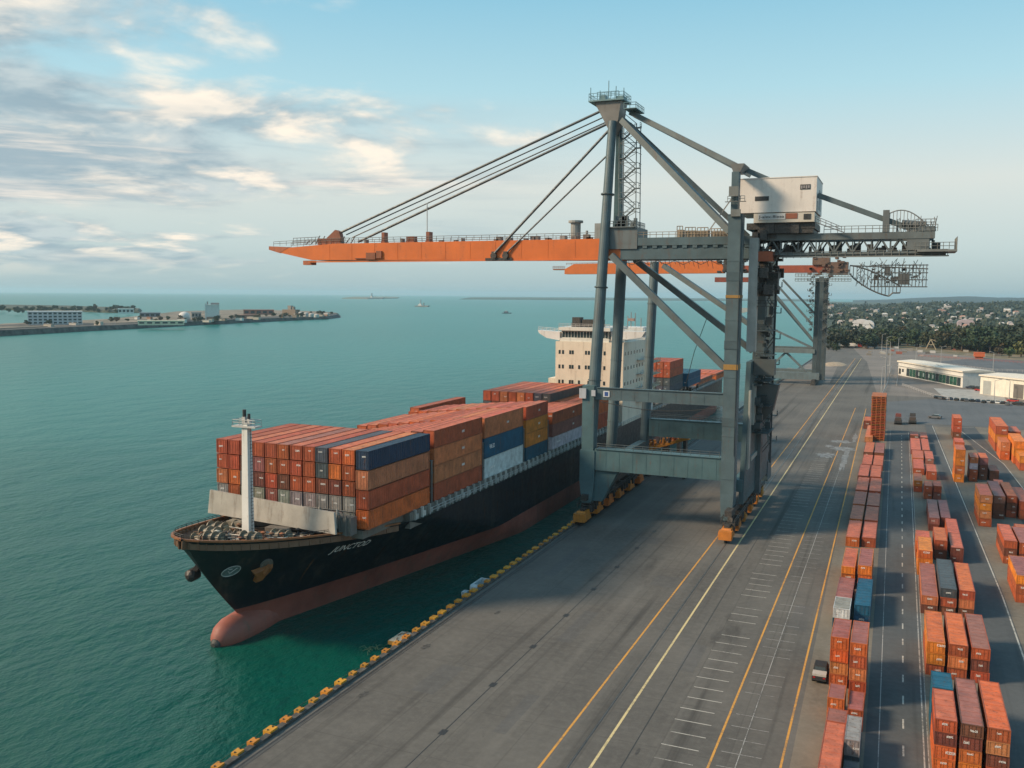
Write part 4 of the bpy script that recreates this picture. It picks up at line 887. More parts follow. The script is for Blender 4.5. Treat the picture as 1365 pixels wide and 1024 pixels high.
for i in range(46): x = random.uniform(-25,6); y = random.uniform(199,206); g.box(x,x+random.uniform(.3,1.5),y,y+.8,58.9,58.9+random.uniform(.5,2.6))
P1('rope_reeving', g, MACH)
# machinery house
HX0, HX1, HY0, HY1, HZ0, HZ1 = -32.3,-16.6,196.4,210.5,67.2,74.1
g = MB(); g.box(HX0,HX1,HY0,HY1,HZ0,HZ1); g.box(HX0-.1,HX1+.1,HY0-.1,HY1+.1,HZ1,HZ1+.16); ho_ = P1('machinery_house', g, WHITE, (.72,.66,.60))
g = MB(); g.box(HX0+3.5,HX1-.2,HY0-.25,HY1-1,65.1,67.0); P1('house_skirt', g, WHITE, (.55,.50,.42), ho_)
g = MB(); g.box(HX0+3.6,HX0+6.4,HY0-.07,HY0+.05,69.6,70.5); P1('louvre', g, DARK, None, ho_)
g = MB(); g.box(HX1-3.2,HX1-1.2,HY0-.07,HY0+.05,71.6,72.6); P1('louvre', g, DARK, None, ho_)
for i in range(4):
    g = MB(); x = HX1-3.05+i*.46; g.box(x,x+.3,HY0-.1,HY0-.071,71.75+.1*(i%2),72.4); P1('louvre_slat', g, CLEAN, (.3,.28,.28), ho_)
g = MB(); g.box(HX0+4.4,HX0+9.8,HY0-.36,HY0-.26,65.7,66.9); sg = P1('name_board', g, CLEAN, (.62,.60,.57), ho_)
vs, fs = text_mb('J-alex-8ixea', .85); wd = max(v[0] for v in vs); g = MB(); g.add([(HX0+4.6+v[0]/wd*5.0, HY0-.375, 66.02+v[1]*.95) for v in vs], fs); P1('name_lettering', g, DARK, None, sg)
g = MB(); g.box(HX0+9.9,HX0+12.2,HY0-.33,HY0-.26,65.8,66.9); P1('rust_panel', g, PAINT, (.30,.10,.05), ho_)
g = MB(); g.box(HX0+13.4,HX0+14.8,HY0-.34,HY0-.26,65.6,66.7); P1('vent_grille', g, DARK, None, ho_)
g = MB(); g.box(HX0+2,HX1-.1,HY0+.5,HY1-.5,63.8,65.1); g.box(-28,-17,197,209,62.95,63.8)
for i in range(20): x = random.uniform(-30,-18); y = random.uniform(196.2,204); g.box(x,x+random.uniform(.4,2),y,y+1,62.9,65.0)
P1('house_frame', g, MACH)
g = MB(); g.box(HX1-.05,HX1+.06,HY0+2,HY0+3.2,67.3,69.4); g.box(HX1-.05,HX1+.05,HY0+6,HY0+11,68,72); P1('side_door', g, PAINT, (.15,.19,.2), ho_)
g = MB(); g.rail([(HX1,HY0,65.1),(HX1+5,HY0+.5,62.9)],1.1,1.0,.06); g.beam((HX1,HY0+.3,65),(HX1+5.5,HY0+.8,62.9),.6,.15); P1('house_stair', g, col=(.2,.2,.2))
# dark trolley mass, operator cabin, lifts and stairs on the landside frame
g = MB()
for i in range(70):
    x = random.uniform(-28.6,-24.8); y = random.uniform(196,214); z = random.uniform(50,62.5); a = random.uniform(.4,1.2); g.box(x-a,x+a,y-a,y+a,z,z+random.uniform(.4,2.2))
for z in (48,51.5,55,58.5): g.rail([(-29,195.6,z),(-23.5,195.6,z)],1.1,1,.06); g.box(-29,-23.4,195.5,199,z-.12,z)
P1('trolley_machinery', g, MACH)
g = MB(); g.box(-28.4,-24.6,195.2,198.2,57.2,59.2); P1('trolley_cover', g, PAINT, (.36,.085,.03))
g = MB(); g.stair(-28.0,-26.0,216,14,58,15,.8); P1('stair_tower', g, col=(.10,.12,.12))
g = MB()
for i in range(40):
    z = random.uniform(20,46); x = random.uniform(-28.4,-26.2); y = random.uniform(203,216); a = random.uniform(.3,.9); g.box(x-a,x+a,y-a,y+a,z,z+random.uniform(.4,1.8))
for x in (-28.1,-26): g.beam((x,214,12),(x,214,58),.45,.45)
for z in (20,26,31.5,37,42.5): g.box(-29,-25.4,205,215,z-.12,z); g.rail([(-29,205.1,z),(-25.5,205.1,z)],1.1,1.1,.06)
P1('lift_shaft', g, STEEL, (.05,.068,.072))
g = MB(); g.prism([(-29,209,30.5),(-24,209,30.5),(-25.2,209,24.5),(-29,209,20)],(0,3,0)); g.box(-28.8,-24.4,203,206,33,36.4); P1('ballast_box', g, col=(.085,.10,.10))
g = MB(); pts = [Vector((-29,205,44)), Vector((-40,205,35)), Vector((-44.5,205,24))]; g.path([(-46,215,29.2),(-44,214,37),(-41,213.5,45.5)], .08, 5); P1('hanging_cable', g, DARK)
# quay-level gear between the legs: orange spreader frame with hoses
for i, (px_, py_, s, cc, zb) in enumerate([(-57.6,247,1.0,(.66,.27,.03),7.2),(-59.4,252,.8,(.46,.13,.04),7.0),(-60.6,259,.75,(.09,.09,.09),5.5)]):
    p = Vector((px_,py_,0)); k = thing('cargo_spreader', ['yellow orange spreader frame on tall trestles behind the near portal beam','small red brown spreader frame beside the yellow one under the crane','dark toothed grab on a stand beside the waterside legs of the crane'][i], 'spreader', (p.x,p.y,0), 'lifting gear parked under the crane')
    zt = lambda u: zb+(u+6)/12*4.2*s
    for y in (-1.1,1.1): g = MB(); g.beam((p.x-6*s,p.y+y*s,zt(-6)),(p.x+6*s,p.y+y*s,zt(6)),.6*s,.75*s); part('side_beam', g, [PAINT], k, cc)
    for u in (-6,-3,0,3,6): g = MB(); g.beam((p.x+u*s,p.y-1.4*s,zt(u)),(p.x+u*s,p.y+1.4*s,zt(u)),.5*s,.95*s); part('cross_beam', g, [PAINT], k, jit(cc, random, .2))
    for u in (-5,0,5): g = MB(); g.box(p.x+u*s-.4,p.x+u*s+.4,p.y-1.2,p.y+1.2,0,zt(u)-.4*s); part('trestle', g, [DARK], k)
    for q in range(22): x = p.x+random.uniform(-6,5)*s; y = p.y+random.uniform(-1.4,1.4); z = zt((x-p.x)/s)+.3; g = MB(); g.tube((x,y,z),(x+random.uniform(-1,1),y,z+random.uniform(.5,2.2)),random.uniform(.12,.4),n=6); part('hydraulic_ram', g, [PAINT], k, random.choice([(.40,.11,.04),(.09,.085,.08),(.6,.24,.04)]))
g = MB()
for z in (24,40,54): g.box(-33.02,-30.14,190.12,190.19,z-.9,z+.9)
for k in range(10): g.box(-32.9+.29*k,-32.78+.29*k,190.08,190.12,39.2,39.3); g.box(-32.9+.29*k,-32.78+.29*k,190.08,190.12,40.7,40.8)
P1('splice_plate', g, col=(.06,.095,.108))
g = MB(); g.rail([(-30.0,190.6,9.2),(-30.0,190.62,66)],.25,.6,.05)
for i in range(70): g.tube((-29.95,190.5,9.5+i*.8),(-29.95,191.2,9.5+i*.8),.05,n=4)
P1('ladder', g, col=(.25,.26,.25))
for y, xx in ((190.12,-30.35),):
    g = MB(); g.tube((xx,y,17),(xx,y,66),.07,n=5); P1('conduit', g, col=(.03,.04,.045))
g = MB(); pts = [(-33.5-26*u, 190.3, 26.9-1.3*math.sin(PI*u)) for u in [i/14 for i in range(15)]]; g.path(pts, .07, 5); P1('cable_loop', g, DARK)
g = MB()
for i in range(24): x = -58+i*3.9*.26; g.tube((x,198.3,57.85),(x+.5,198.3,56.8-.5*(i%3)),.05,n=4)
g.path([(-57+i*1.9,198.35,57.6-.9*(i%2)) for i in range(15)], .07, 5); P1('festoon_cable', g, DARK)
# ---------------------------------------------------------------- second crane farther along the quay
cb = thing('gantry_crane', 'lower grey quay crane with short orange boom, standing farther along the quay', 'crane', (-58,552,0), 'quay cranes')
def P2(name, g, mat=None, col=None, parent=None): return part(name, g, [mat or STEEL], parent or cb, col)
for x in (-45.2,-40.6):
    g = MB(); g.box(x,x+2.4,549.5,553.5,2.5,60.5); P2('leg', g, col=(.055,.075,.08))
g = MB()
for x, y in ((-43.8,575),(-73,551),(-73,575)): g = MB(); g.box(x-1.3,x+1.3,y-1.5,y+1.5,2.5,62); P2('leg', g, col=(.08,.11,.12))
for y in (550,576):
    g = MB(); g.box(-73,-44,y-1.2,y+1.2,17.6,20.0); P2('portal_beam', g, col=(.14,.17,.17)); g = MB(); g.box(-74,-41,y-1.4,y+1.4,2.5,6.5); P2('sill_beam', g, col=(.13,.17,.18))
for a, b in (((-72,551,57),(-46,551,26)),((-69,551,59.5),(-46,551,34)),((-66,575,60),(-45,575,38)),((-72,575,52),(-46,575,22)),((-71,551,6.5),(-60,551,17.8)),((-60,551,17.8),(-48,551,6.5)),((-72,551,33),(-46,551,21))):
    g = MB(); g.beam(a, b, 1.3, 1.2); P2('diagonal_brace', g, col=(.12,.15,.155))
g = MB(); g.prism([(-97,548,63.4),(-196,548,63.0),(-196,548,66.0),(-190,548,69.2),(-101,548,70.6),(-97,548,68)],(0,7,0)); bm2 = P2('boom', g, CLEAN, ORANGE)
g = MB(); g.box(-204,-196.1,548.5,554,65.6,66.4); g.rail([(-204,548.5,66.4),(-196,548.5,66.4)],1.5,1.2,.12); g.rail([(-195,548.2,68.6),(-100,548.2,70.3)],1.2,3.5,.1); P2('boom_tip', g, PAINT, (.30,.12,.07), bm2)
g = MB(); g.box(-97.05,-86,547.6,556,64,70.6)
for i in range(30): x = random.uniform(-100,-84); z = random.uniform(63,73); g.box(x-.9,x+.9,547,556,z,z+1.2)
P2('boom_hinge', g, MACH)
g = MB(); g.box(-85.9,-38,548.2,555.6,63.6,67.8); P2('girder', g, PAINT, (.33,.075,.035)); g = MB(); g.box(-102,-78,549,556,58.2,61); P2('lower_girder', g, PAINT, (.26,.06,.035))
g = MB(); g.box(-37.9,-28,547.5,556,62.5,69.5); g.box(-47,-37.9,547,556,68,72)
for i in range(30): x = random.uniform(-49,-28); z = random.uniform(61,72); g.box(x-.8,x+.8,546.5,556,z,z+1.0)
P2('winch_house', g, PAINT, (.17,.10,.07))
g = MB(); 
for z in (58.6,61.2): g.box(-56,-26,546.5,548,z,z+.25); g.rail([(-56,546.6,z+.2),(-26,546.6,z+.2)],1.6,1.6,.13)
P2('catwalk', g, col=(.17,.18,.17))
g = MB(); prev = {}
for i in range(15):
    u = i/14
    for key, z in (('a',67.5-11.5*u**1.5),('b',63-13*math.sin(u*PI/2)**.8+ (2.5*u if u > .8 else 0)),('c',67.5-2*u)):
        x = -27+(26.5 if key != 'c' else 40)*u; p = (x,549,z)
        if key in prev: g.tube(prev[key], p, .42 if key != 'c' else .34, n=5); 
        prev[key] = p
    g.tube(prev['a'],prev['b'],.2,n=4)
for i in range(16): x = -14+i*1.75; g.tube((x,549,55.8),(x,549,68),.2,n=4)
for z in (55.8,59.6,63.4,67.6): g.tube((-16,549,z),(13,549,z),.28,n=4)
g.box(-2,4,549,554,57,63); g.box(-9,-6,549,554,62,67)
for i in range(110): x = random.uniform(-24,12); z = random.uniform(56,68); g.tube((x,549+random.random()*5,z),(x+random.uniform(-2.5,2.5),549+random.random()*5,z+random.uniform(1,4)),.17,n=4)
for i in range(26): x = random.uniform(-16,9); z = random.uniform(57,66); a = random.uniform(.4,1.4); g.box(x-a,x+a,550,553,z,z+a)
P2('tail_lattice', g, col=(.085,.085,.08))
g = MB(); g.stair(-40.2,-37.2,547.6,20,62,15,1.6); g.stair(-48.0,-45.4,547.6,30,62,11,1.6)
for i in range(60): x = random.choice((-47,-38.6))+random.uniform(-1.3,1.3); z = random.uniform(30,62); g.box(x-.5,x+.5,547.5,549,z,z+random.uniform(.3,1.2))
g = g; P2('stair_tower', g, col=(.11,.12,.12))
g = MB(); g.prism([(-97,560,38),(-80,560,41.5),(-80,560,43),(-97,560,43)],(0,3,0)); P2('operator_cabin', g, CLEAN, (.36,.4,.4))
for x in (-73,-43.8):
    g = MB(); 
    for y in (543,548,553,558,563,568,573,580): g.box(x-1.2,x+1.2,y-1.8,y+1.8,.1,2.0)
    g.box(x-.9,x+.9,542,581,2.0,3.0); P2('bogie', g, MACH)
# ---------------------------------------------------------------- vehicles and small things
def car_mb(body, L=4.4, W=1.8, H=1.45, bed=False):
    g = MB(); y0, y1 = -L/2, L/2
    g.prism([(-W/2,y0,.35),(-W/2,y1,.35),(-W/2,y1,.75),(-W/2,y1-.9,.92),(-W/2,y0+.1,.95),(-W/2,y0,.8)],(W,0,0)); return g
pk = gz(1093.5, 902); pick = thing('pickup_truck', 'small dark cab pickup with a white load bed parked beside the containers', 'pickup', (pk.x,pk.y,0))
x, y = pk.x, pk.y
g = MB(); g.prism([(x-.9,y-2.6,.45),(x-.9,y+2.5,.45),(x-.9,y+2.5,.95),(x-.9,y+1.5,1.08),(x-.9,y-2.6,1.02)],(1.8,0,0)); part('body', g, [CLEAN], pick, (.02,.022,.025))
g = MB(); g.frus((x-.88,x+.88,y-1.1,y+1.7),(x-.74,x+.74,y-.8,y+1.2),1.04,1.75); cab = part('cab', g, [CLEAN], pick, (.018,.02,.022)); g = MB(); g.frus((x-.74,x+.74,y-1.135,y-1.1),(x-.62,x+.62,y-.87,y-.84),1.12,1.66); part('rear_window', g, [GLASS], cab)
g = MB(); g.box(x-.86,x+.86,y-2.55,y-1.2,1.02,1.3); part('load_bed', g, [CLEAN], pick, (.40,.39,.36))
for sx in (-1,1):
    for yy in (-1.7,1.6): g = MB(); g.tube((x+sx*.7,y+yy,.36),(x+sx*.93,y+yy,.36),.36,n=14); part('wheel', g, [RUBBER], pick)
    g = MB(); g.box(x+sx*.62-.15,x+sx*.62+.15,y-2.63,y-2.59,.75,.95); part('tail_lamp', g, [CLEAN], pick, (.3,.01,.01))
cm = MB(); cm.prism([(-.9,-2.2,.3),(-.9,2.2,.3),(-.9,2.2,.8),(-.9,1.3,.95),(-.9,-2.2,1.0)],(1.8,0,0)); cm.frus((-.86,.86,-2.0,1.2),(-.7,.7,-1.4,.4),.9,1.5,1)
for sx in (-1,1):
    for yy in (-1.4,1.4): cm.tube((sx*.72,yy,.33),(sx*.92,yy,.33),.33,n=10,mi=2)
cme = mesh_of('parked_car', cm, [CLEAN, GLASS, RUBBER])
cn = {'black':(.02,.02,.022),'dark blue':(.02,.035,.07),'silver':(.4,.41,.42),'white':(.65,.65,.63),'red':(.42,.03,.025),'grey':(.12,.12,.125)}
rcar = random.Random(4)
spots = [(1248,531,'black'),(1254,532,'grey'),(1259,532.5,'black'),(1267,533,'dark blue'),(1275,534,'black'),(1283,534.5,'black'),(1287,535,'grey'),(1295,535.5,'black'),(1303,536,'dark blue'),(1311,537,'black'),(1317,537,'silver'),(1323,537.5,'black'),(1330,538,'white'),(1337,538.5,'black'),(1343,540,'grey')]
for i, (px, py, ck) in enumerate(spots):
    p = gz(px, py); o = link('parked_car', cme, None, cn[ck], (p.x,p.y,.02)); o.rotation_euler = (0,0,rcar.uniform(-.25,.25)); tag(o, f'{ck} car, {ORD[i+1]} from the west in the line along the pale parking apron', 'car', 'cars parked along the pale apron')
for i, (px, py, ck, lab) in enumerate([(1294,518,'dark blue','dark blue car parked by the end wall of the long warehouse'),(1302,519,'black','black car between the two white warehouses'),(1306,521.5,'red','red car parked before the square white warehouse'),(1313,523,'red','second red car before the square white warehouse, nearer its door'),(1320,522,'black','black car behind the red cars by the square white warehouse'),(1350,536,'red','red car standing alone at the east end of the apron'),(1357,540,'black','black car behind the lone red car at the apron end'),(1246,558,'grey','grey car on the cross road')]):
    p = gz(px, py); o = link('parked_car', cme, None, cn[ck], (p.x,p.y,.02)); o.rotation_euler = (0,0,1.3); o.scale = (1.15,1.15,1.15); tag(o, lab, 'car')
# lorry on the far lane
p = gz(1133, 463); tr = thing('articulated_lorry', 'white articulated lorry with a red cab far down the quay lane', 'lorry', (p.x,p.y,0))
g = MB(); g.box(p.x-11,p.x+7,p.y-1.3,p.y+1.3,1.2,4.2); part('trailer', g, [CLEAN], tr, (.70,.69,.66)); g = MB(); g.box(p.x+7.6,p.x+10.2,p.y-1.25,p.y+1.25,.8,3.6); g.frus((p.x+10.2,p.x+12,p.y-1.2,p.y+1.2),(p.x+10.2,p.x+11.6,p.y-1.1,p.y+1.1),.8,2.4); part('cab', g, [CLEAN], tr, (.45,.04,.02))
g = MB(); 
for u in (-9,-7.5,-6,5,8.4,11): g.tube((p.x+u,p.y-1.3,.55),(p.x+u,p.y+1.3,.55),.55,n=10)
part('axle_set', g, [RUBBER], tr)
# lamp posts
lp = [(-6.6,470,17,1),(-5.9,540,17,-1),(-6.2,600,18,1),(-4.5,660,16,1),(-5.5,735,17,-1),(-9,820,17,1),(24,590,10,-1),(44,500,10,1),(52,515,9,-1),(12,720,14,1),(30,760,13,1),(60,700,13,-1),(-14,900,16,1),(0,880,14,1)]
for i, (x, y, h, s) in enumerate(lp):
    o = thing('lamp_post', 'slender pale grey lamp post beside the far yard road', 'lamp post', (x,y,0), 'lamp posts along the far yard road')
    g = MB(); g.tube((x,y,0),(x,y,h),.22,.12,n=8); g.tube((x,y,h),(x+s*2.6,y,h+.7),.1,n=6); g.tube((x,y,0),(x,y,.5),.4,n=8); part('pole', g, [CLEAN], o, (.36,.36,.35)); g = MB(); g.box(x+s*2.4-.5,x+s*2.4+.7,y-.25,y+.25,h+.6,h+.85); part('lamp_head', g, [CLEAN], o, (.4,.4,.38))
# fences across the far lots
FEN = CLEAN
for i, (pts, lab) in enumerate([([(-4,700),(-5,560),(-6.5,500)],'thin rail fence beside the long lane behind the pallet tower'),([(1,690),(0,560)],'thin rail fence across the lane from the lamp posts'),([(3,560),(17,505),(24,492)],'low rail fence curving round the dark lot before the long warehouse'),([(10,780),(60,705),(120,700)],'low white fence behind the long warehouse'),([(16,850),(95,795)],'low reddish fence before the dark woods')]):
    g = MB(); g.rail([(a,b,0) for a, b in pts], 1.6, 3.0, .09); solo('rail_fence', g, [FEN], lab, 'fence', (.42,.40,.38) if i < 4 else (.34,.10,.07))
# ---------------------------------------------------------------- warehouses
def warehouse(A, B, depth, h, label, glazing, nm, band=None):
    A = Vector((*A,0)); B = Vector((*B,0)); d = (B-A).normalized(); n = Vector((-d.y,d.x,0)); L = (B-A).length
    o = thing('warehouse', label, 'warehouse', tuple((A+B)/2+n*depth/2))
    P = lambda u, v, z: tuple(A+d*u+n*v+Vector((0,0,z)))
    def bx(u0,u1,v0,v1,z0,z1,g):
        g.add([P(u0,v0,z0),P(u1,v0,z0),P(u1,v1,z0),P(u0,v1,z0),P(u0,v0,z1),P(u1,v0,z1),P(u1,v1,z1),P(u0,v1,z1)],[(0,3,2,1),(4,5,6,7),(0,1,5,4),(1,2,6,5),(2,3,7,6),(3,0,4,7)])
    g = MB(); bx(0,L,0,depth,0,h,g); part('wall', g, [CLEAN], o, nm)
    g = MB(); bx(-.6,L+.6,-.8,depth+.6,h+.003,h+.75,g); g.add([P(-.5,-.7,h+.76),P(L+.5,-.7,h+.76),P(L+.5,depth+.5,h+.76),P(-.5,depth+.5,h+.76),P(-.5,depth/2,h+1.5),P(L+.5,depth/2,h+1.5)],[(0,1,5,4),(2,3,4,5),(1,2,5),(3,0,4)]); part('roof', g, [CLEAN], o, (.70,.64,.54))
    return o, bx
wa = gz(1197,500); wb = gz(1283,517)
o, bx = warehouse((wa.x,wa.y), (wb.x,wb.y), 17, 8.6, 'long low white warehouse with a band of green glazing', True, (.62,.61,.57))
Lw = (wb-wa).length
for i in range(16):
    g = MB(); u = 12+i*(Lw-14)/16; bx(u,u+(Lw-14)/16-.35,-.1,.05,.6,5.4,g); part('window', g, [GREENG if i % 3 else GLASS], o)
g = MB(); bx(1,4,-.08,.03,1,4.5,g); bx(5.5,8,-.08,.03,2.5,4.5,g); part('door', g, [DARK], o); g = MB(); bx(0,Lw,-.5,-.001,6.1,6.35,g); part('canopy_strip', g, [CLEAN], o, (.5,.5,.47))
for i, u in enumerate((20,26,33,38)):
    g = MB(); bx(u+8,u+9.6,-.14,-.11,2,4.2,g); part('window_pane', g, [CLEAN], o, (.38,.45,.42))
wc_ = gz(1306,525); wd_ = gz(1420,540)
o, bx = warehouse((wc_.x,wc_.y), (wd_.x,wd_.y), 24, 9.4, 'square white warehouse with a dark loading bay, east of the long one', False, (.68,.65,.56))
for u0, u1, cc in ((2,7,(.32,.34,.33)),(21,27,(.14,.13,.12)),(28,31,(.3,.28,.25)),(33,38,(.2,.18,.16))):
    g = MB(); bx(u0,u1,-.1,.05,.2,7.2,g); part('loading_door', g, [CLEAN], o, cc)
# ---------------------------------------------------------------- trees
LEAF, t, out = new_mat('leaves'); oi = t.n('ShaderNodeObjectInfo'); co = t.n('ShaderNodeTexCoord').outputs['Object']
n1 = t.noise(co, .9, 3, .6); 
lc = t.mix(t.step(n1, .3, .7), (.55,.62,.5), (1.35,1.3,1.1)); lc = t.mix(1.0, oi.outputs['Color'], lc, 'MULTIPLY'); out(Base_Color=lc, Roughness=.75, Subsurface_Weight=0.0)
BARK = flat('bark', (.07,.05,.035), .9, .4, 3)
def crown_mb(seed, R=5.0, Hh=8.0, n=620, base=3.0):
    r = random.Random(seed); g = MB(); lobes = []
    for i in range(11): a = r.uniform(0,2*PI); d = R*.62*math.sqrt(r.random()); lobes.append((d*math.cos(a), d*math.sin(a), base*.3+Hh*(.18+.68*r.random()*(1-.35*d/R)), R*r.uniform(.30,.52)))
    for i in range(n):
        L = r.choice(lobes); th = r.uniform(0,2*PI); c = r.uniform(-1,1); q = math.sqrt(1-c*c); rad = L[3]*(.55+.5*r.random())
        p = Vector((L[0]+rad*q*math.cos(th), L[1]+rad*q*math.sin(th), L[2]+rad*c*.85)); s = r.uniform(.35,.85)
        a = Vector((r.gauss(0,1),r.gauss(0,1),r.gauss(0,1))).normalized(); b = a.cross(Vector((r.gauss(0,1),r.gauss(0,1),r.gauss(0,1)))).normalized()
        g.add([p-a*s, p-b*s*.7, p+a*s, p+b*s*.7], [(0,1,2,3)])
    return g
def trunk_mb(seed, h=5.5):
    r = random.Random(seed); g = MB(); g.tube((0,0,0),(0,0,h),.38,.2,n=7)
    for i in range(5): a = r.uniform(0,2*PI); z = h*r.uniform(.5,.95); g.tube((0,0,z),(2.4*math.cos(a),2.4*math.sin(a),z+2.6),.16,.06,n=5)
    return g
crowns = [mesh_of('crown', crown_mb(i), [LEAF]) for i in range(5)]; trunks = [mesh_of('trunk', trunk_mb(i), [BARK]) for i in range(3)]
rt = random.Random(21)
def tree(x, y, z, s, col, label, group):
    o = thing('tree', label, 'tree', (x,y,z), group); o.scale = (s*rt.uniform(.9,1.25),s*rt.uniform(.9,1.25),s*rt.uniform(.85,1.1)); o.rotation_euler = (0,0,rt.uniform(0,6.28))
    link('trunk', rt.choice(trunks), o); link('crown', rt.choice(crowns), o, jit(col, rt, .25)); return o
DG = (.028,.045,.024); MG = (.050,.065,.028); OG = (.075,.065,.03)
def terr(x, y):
    """height of the country behind the port"""
    a = max(0, min(1, (y-1050)/1500)); b = max(0, min(1, (y-2600)/3600))
    e = max(0, min(1, (6800-y)/2600))
    return (a**1.2)*5*(1+.25*math.sin(x*.004+y*.002)) + min(b*2.6,1)*e*(1+27*max(0,min(1,(x+.03*y)/(.13*y)))+3.5*math.sin(x*.0058+2)+2.5*math.sin(x*.0153)) - .3
for i in range(110):
    px = 1098+rt.random()*278; py = 461+ (px-1098)*.020 + rt.uniform(-6,3) 
    p = gz(px, py)
    tree(p.x, p.y, -.2, rt.uniform(1.35,2.25)*(1 if px < 1250 else 1.12), DG if rt.random() < .75 else MG, 'dark green broadleaf tree in the belt closing off the far yard', 'trees in the belt behind the far yard')
for i in range(36):
    px = 1280+rt.random()*110; py = 466+rt.uniform(-2,5)+(px-1300)*.03; p = gz(px, py)
    tree(p.x, p.y, -.2, rt.uniform(1.7,2.9), rt.choice([DG,MG,DG,OG]), 'bushy green tree at the east edge of the far lots', 'trees at the east edge of the lots')
for px, py, s, cc, lab in [(1361,476,1.5,(.12,.12,.04),'yellow green tree standing before the darker trees on the east edge'),(1345,477,1.0,(.10,.10,.035),'small light green tree in front of the eastern woods'),(1332,474,.9,OG,'small olive tree by the red fence'),(1104,466,1.1,DG,'low dark tree at the water end of the tree belt'),(1115,468,.8,DG,'low dark shrub-like tree behind the second crane')]:
    p = gz(px, py); tree(p.x, p.y, -.1, s, cc, lab, None)
# country behind: terrain and hills, woods and houses
g = MB(); nx, ny = 70, 44; vs = []
for j in range(ny+1):
    y = 1080+(8900-1080)*(j/ny)**1.6
    for i in range(nx+1):
        x0 = -.076*y+8; x = x0+(6500-x0)*(i/nx)**1.4; vs.append((x, y, terr(x,y) if i and j else -.3))
g.add(vs, [(j*(nx+1)+i, j*(nx+1)+i+1, (j+1)*(nx+1)+i+1, (j+1)*(nx+1)+i) for j in range(ny) for i in range(nx)])
struct('hills', g, flat('wooded_hills', (.045,.06,.035), .95, .5, .006, alt=(.02,.032,.02)), smooth=True)
g = MB(); nx, ny = 90, 8; vs = []
for j in range(ny+1):
    v = j/ny; y = 8700+3600*v
    for i in range(nx+1):
        x = -.045*y+(6600+.045*y)*i/nx; u = max(0, min(1, (x+.045*y)/1400)); k = math.sin(PI*v)
        vs.append((x, y, -3+k*(18+46*u+u*(15*math.sin(x*.0019+1)+9*math.sin(x*.0047)+5*math.sin(x*.011+y)))))
g.add(vs, [(j*(nx+1)+i, j*(nx+1)+i+1, (j+1)*(nx+1)+i+1, (j+1)*(nx+1)+i) for j in range(ny) for i in range(nx)])
struct('hills', g, flat('far_hills', (.022,.040,.042), .95, .4, .004), smooth=True)
g = MB(); rw = random.Random(8)
def clump(g, x, y, z, s, r):
    for k in range(7):
        p = Vector((x+r.gauss(0,.5)*s, y+r.gauss(0,.5)*s, z+abs(r.gauss(.35,.3))*s)); a = Vector((r.gauss(0,1),r.gauss(0,1),r.gauss(0,1))).normalized(); b = a.cross(Vector((r.gauss(0,1),r.gauss(0,1),r.gauss(0,1)))).normalized(); q = s*r.uniform(.3,.6)
        g.add([p-a*q,p-b*q*.8,p+a*q,p+b*q*.8],[(0,1,2,3)])
for i in range(6500):
    y = 1120+ (rw.random()**1.4)*3600; xm = y*.55; x = -.074*y+14+rw.random()*(xm+130)
    if math.sin(x*.02)*math.sin(y*.013) > .35 and y < 2400: continue
    clump(g, x, y, terr(x,y), rw.uniform(4,8)*(1+y/7000), rw)
o = struct('woodland', g, LEAF, (.030,.046,.030), kind='stuff'); o['label'] = 'distant woods on the hills behind the town'
hw = []
for k in range(4):
    w_, d_, h_ = ((9,8,6),(14,9,7),(20,11,8),(12,12,10))[k]; a = MB(); a.box(-w_/2,w_/2,-d_/2,d_/2,0,h_); b = MB(); b.prism([(-w_/2-.6,-d_/2-.6,h_),(w_/2+.6,-d_/2-.6,h_),(w_/2-2.5,0,h_+3),(-w_/2+2.5,0,h_+3)],(0,.02,0)); b = MB(); b.add([(-w_/2-.6,-d_/2-.6,h_),(w_/2+.6,-d_/2-.6,h_),(w_/2+.6,d_/2+.6,h_),(-w_/2-.6,d_/2+.6,h_),(-w_/2+2,0,h_+3.2),(w_/2-2,0,h_+3.2)],[(0,1,5,4),(2,3,4,5),(1,2,5),(3,0,4),(3,2,1,0)])
    c = MB()
    for s in range(3): u = -w_/2+w_*(s+.5)/3; c.box(u-.8,u+.8,-d_/2-.08,-d_/2+.03,h_*.45,h_*.45+1.8)
    hw.append((mesh_of('wall', a, [CLEAN]), mesh_of('roof', b, [CLEAN]), mesh_of('window', c, [GLASS])))
for i in range(85):
    px = 1104+rt.random()*262; py = rt.choice([rt.uniform(414,421),rt.uniform(417,426),rt.uniform(420,428)]); 
    Y = (1250+ (428-py)*160)*rt.uniform(.95,1.1); p = gy(px, py, Y); z = terr(p.x, Y)
    if p.x < -.07*Y: continue
    o = thing('house', 'pale hillside house with a low roof in the far town', 'house', (p.x,Y,z), 'houses of the far town'); k = rt.randrange(4); s = rt.uniform(.35,.7)*(1+Y/7000); o.scale = (s,s,s); o.rotation_euler = (0,0,rt.uniform(-.5,.5))
    link('wall', hw[k][0], o, (lambda k: (.50*k,.47*k,.43*k))(rt.uniform(.65,1.15))); link('roof', hw[k][1], o, rt.choice([(.42,.36,.33),(.36,.20,.15),(.55,.53,.5),(.25,.24,.24)])); link('window', hw[k][2], o)
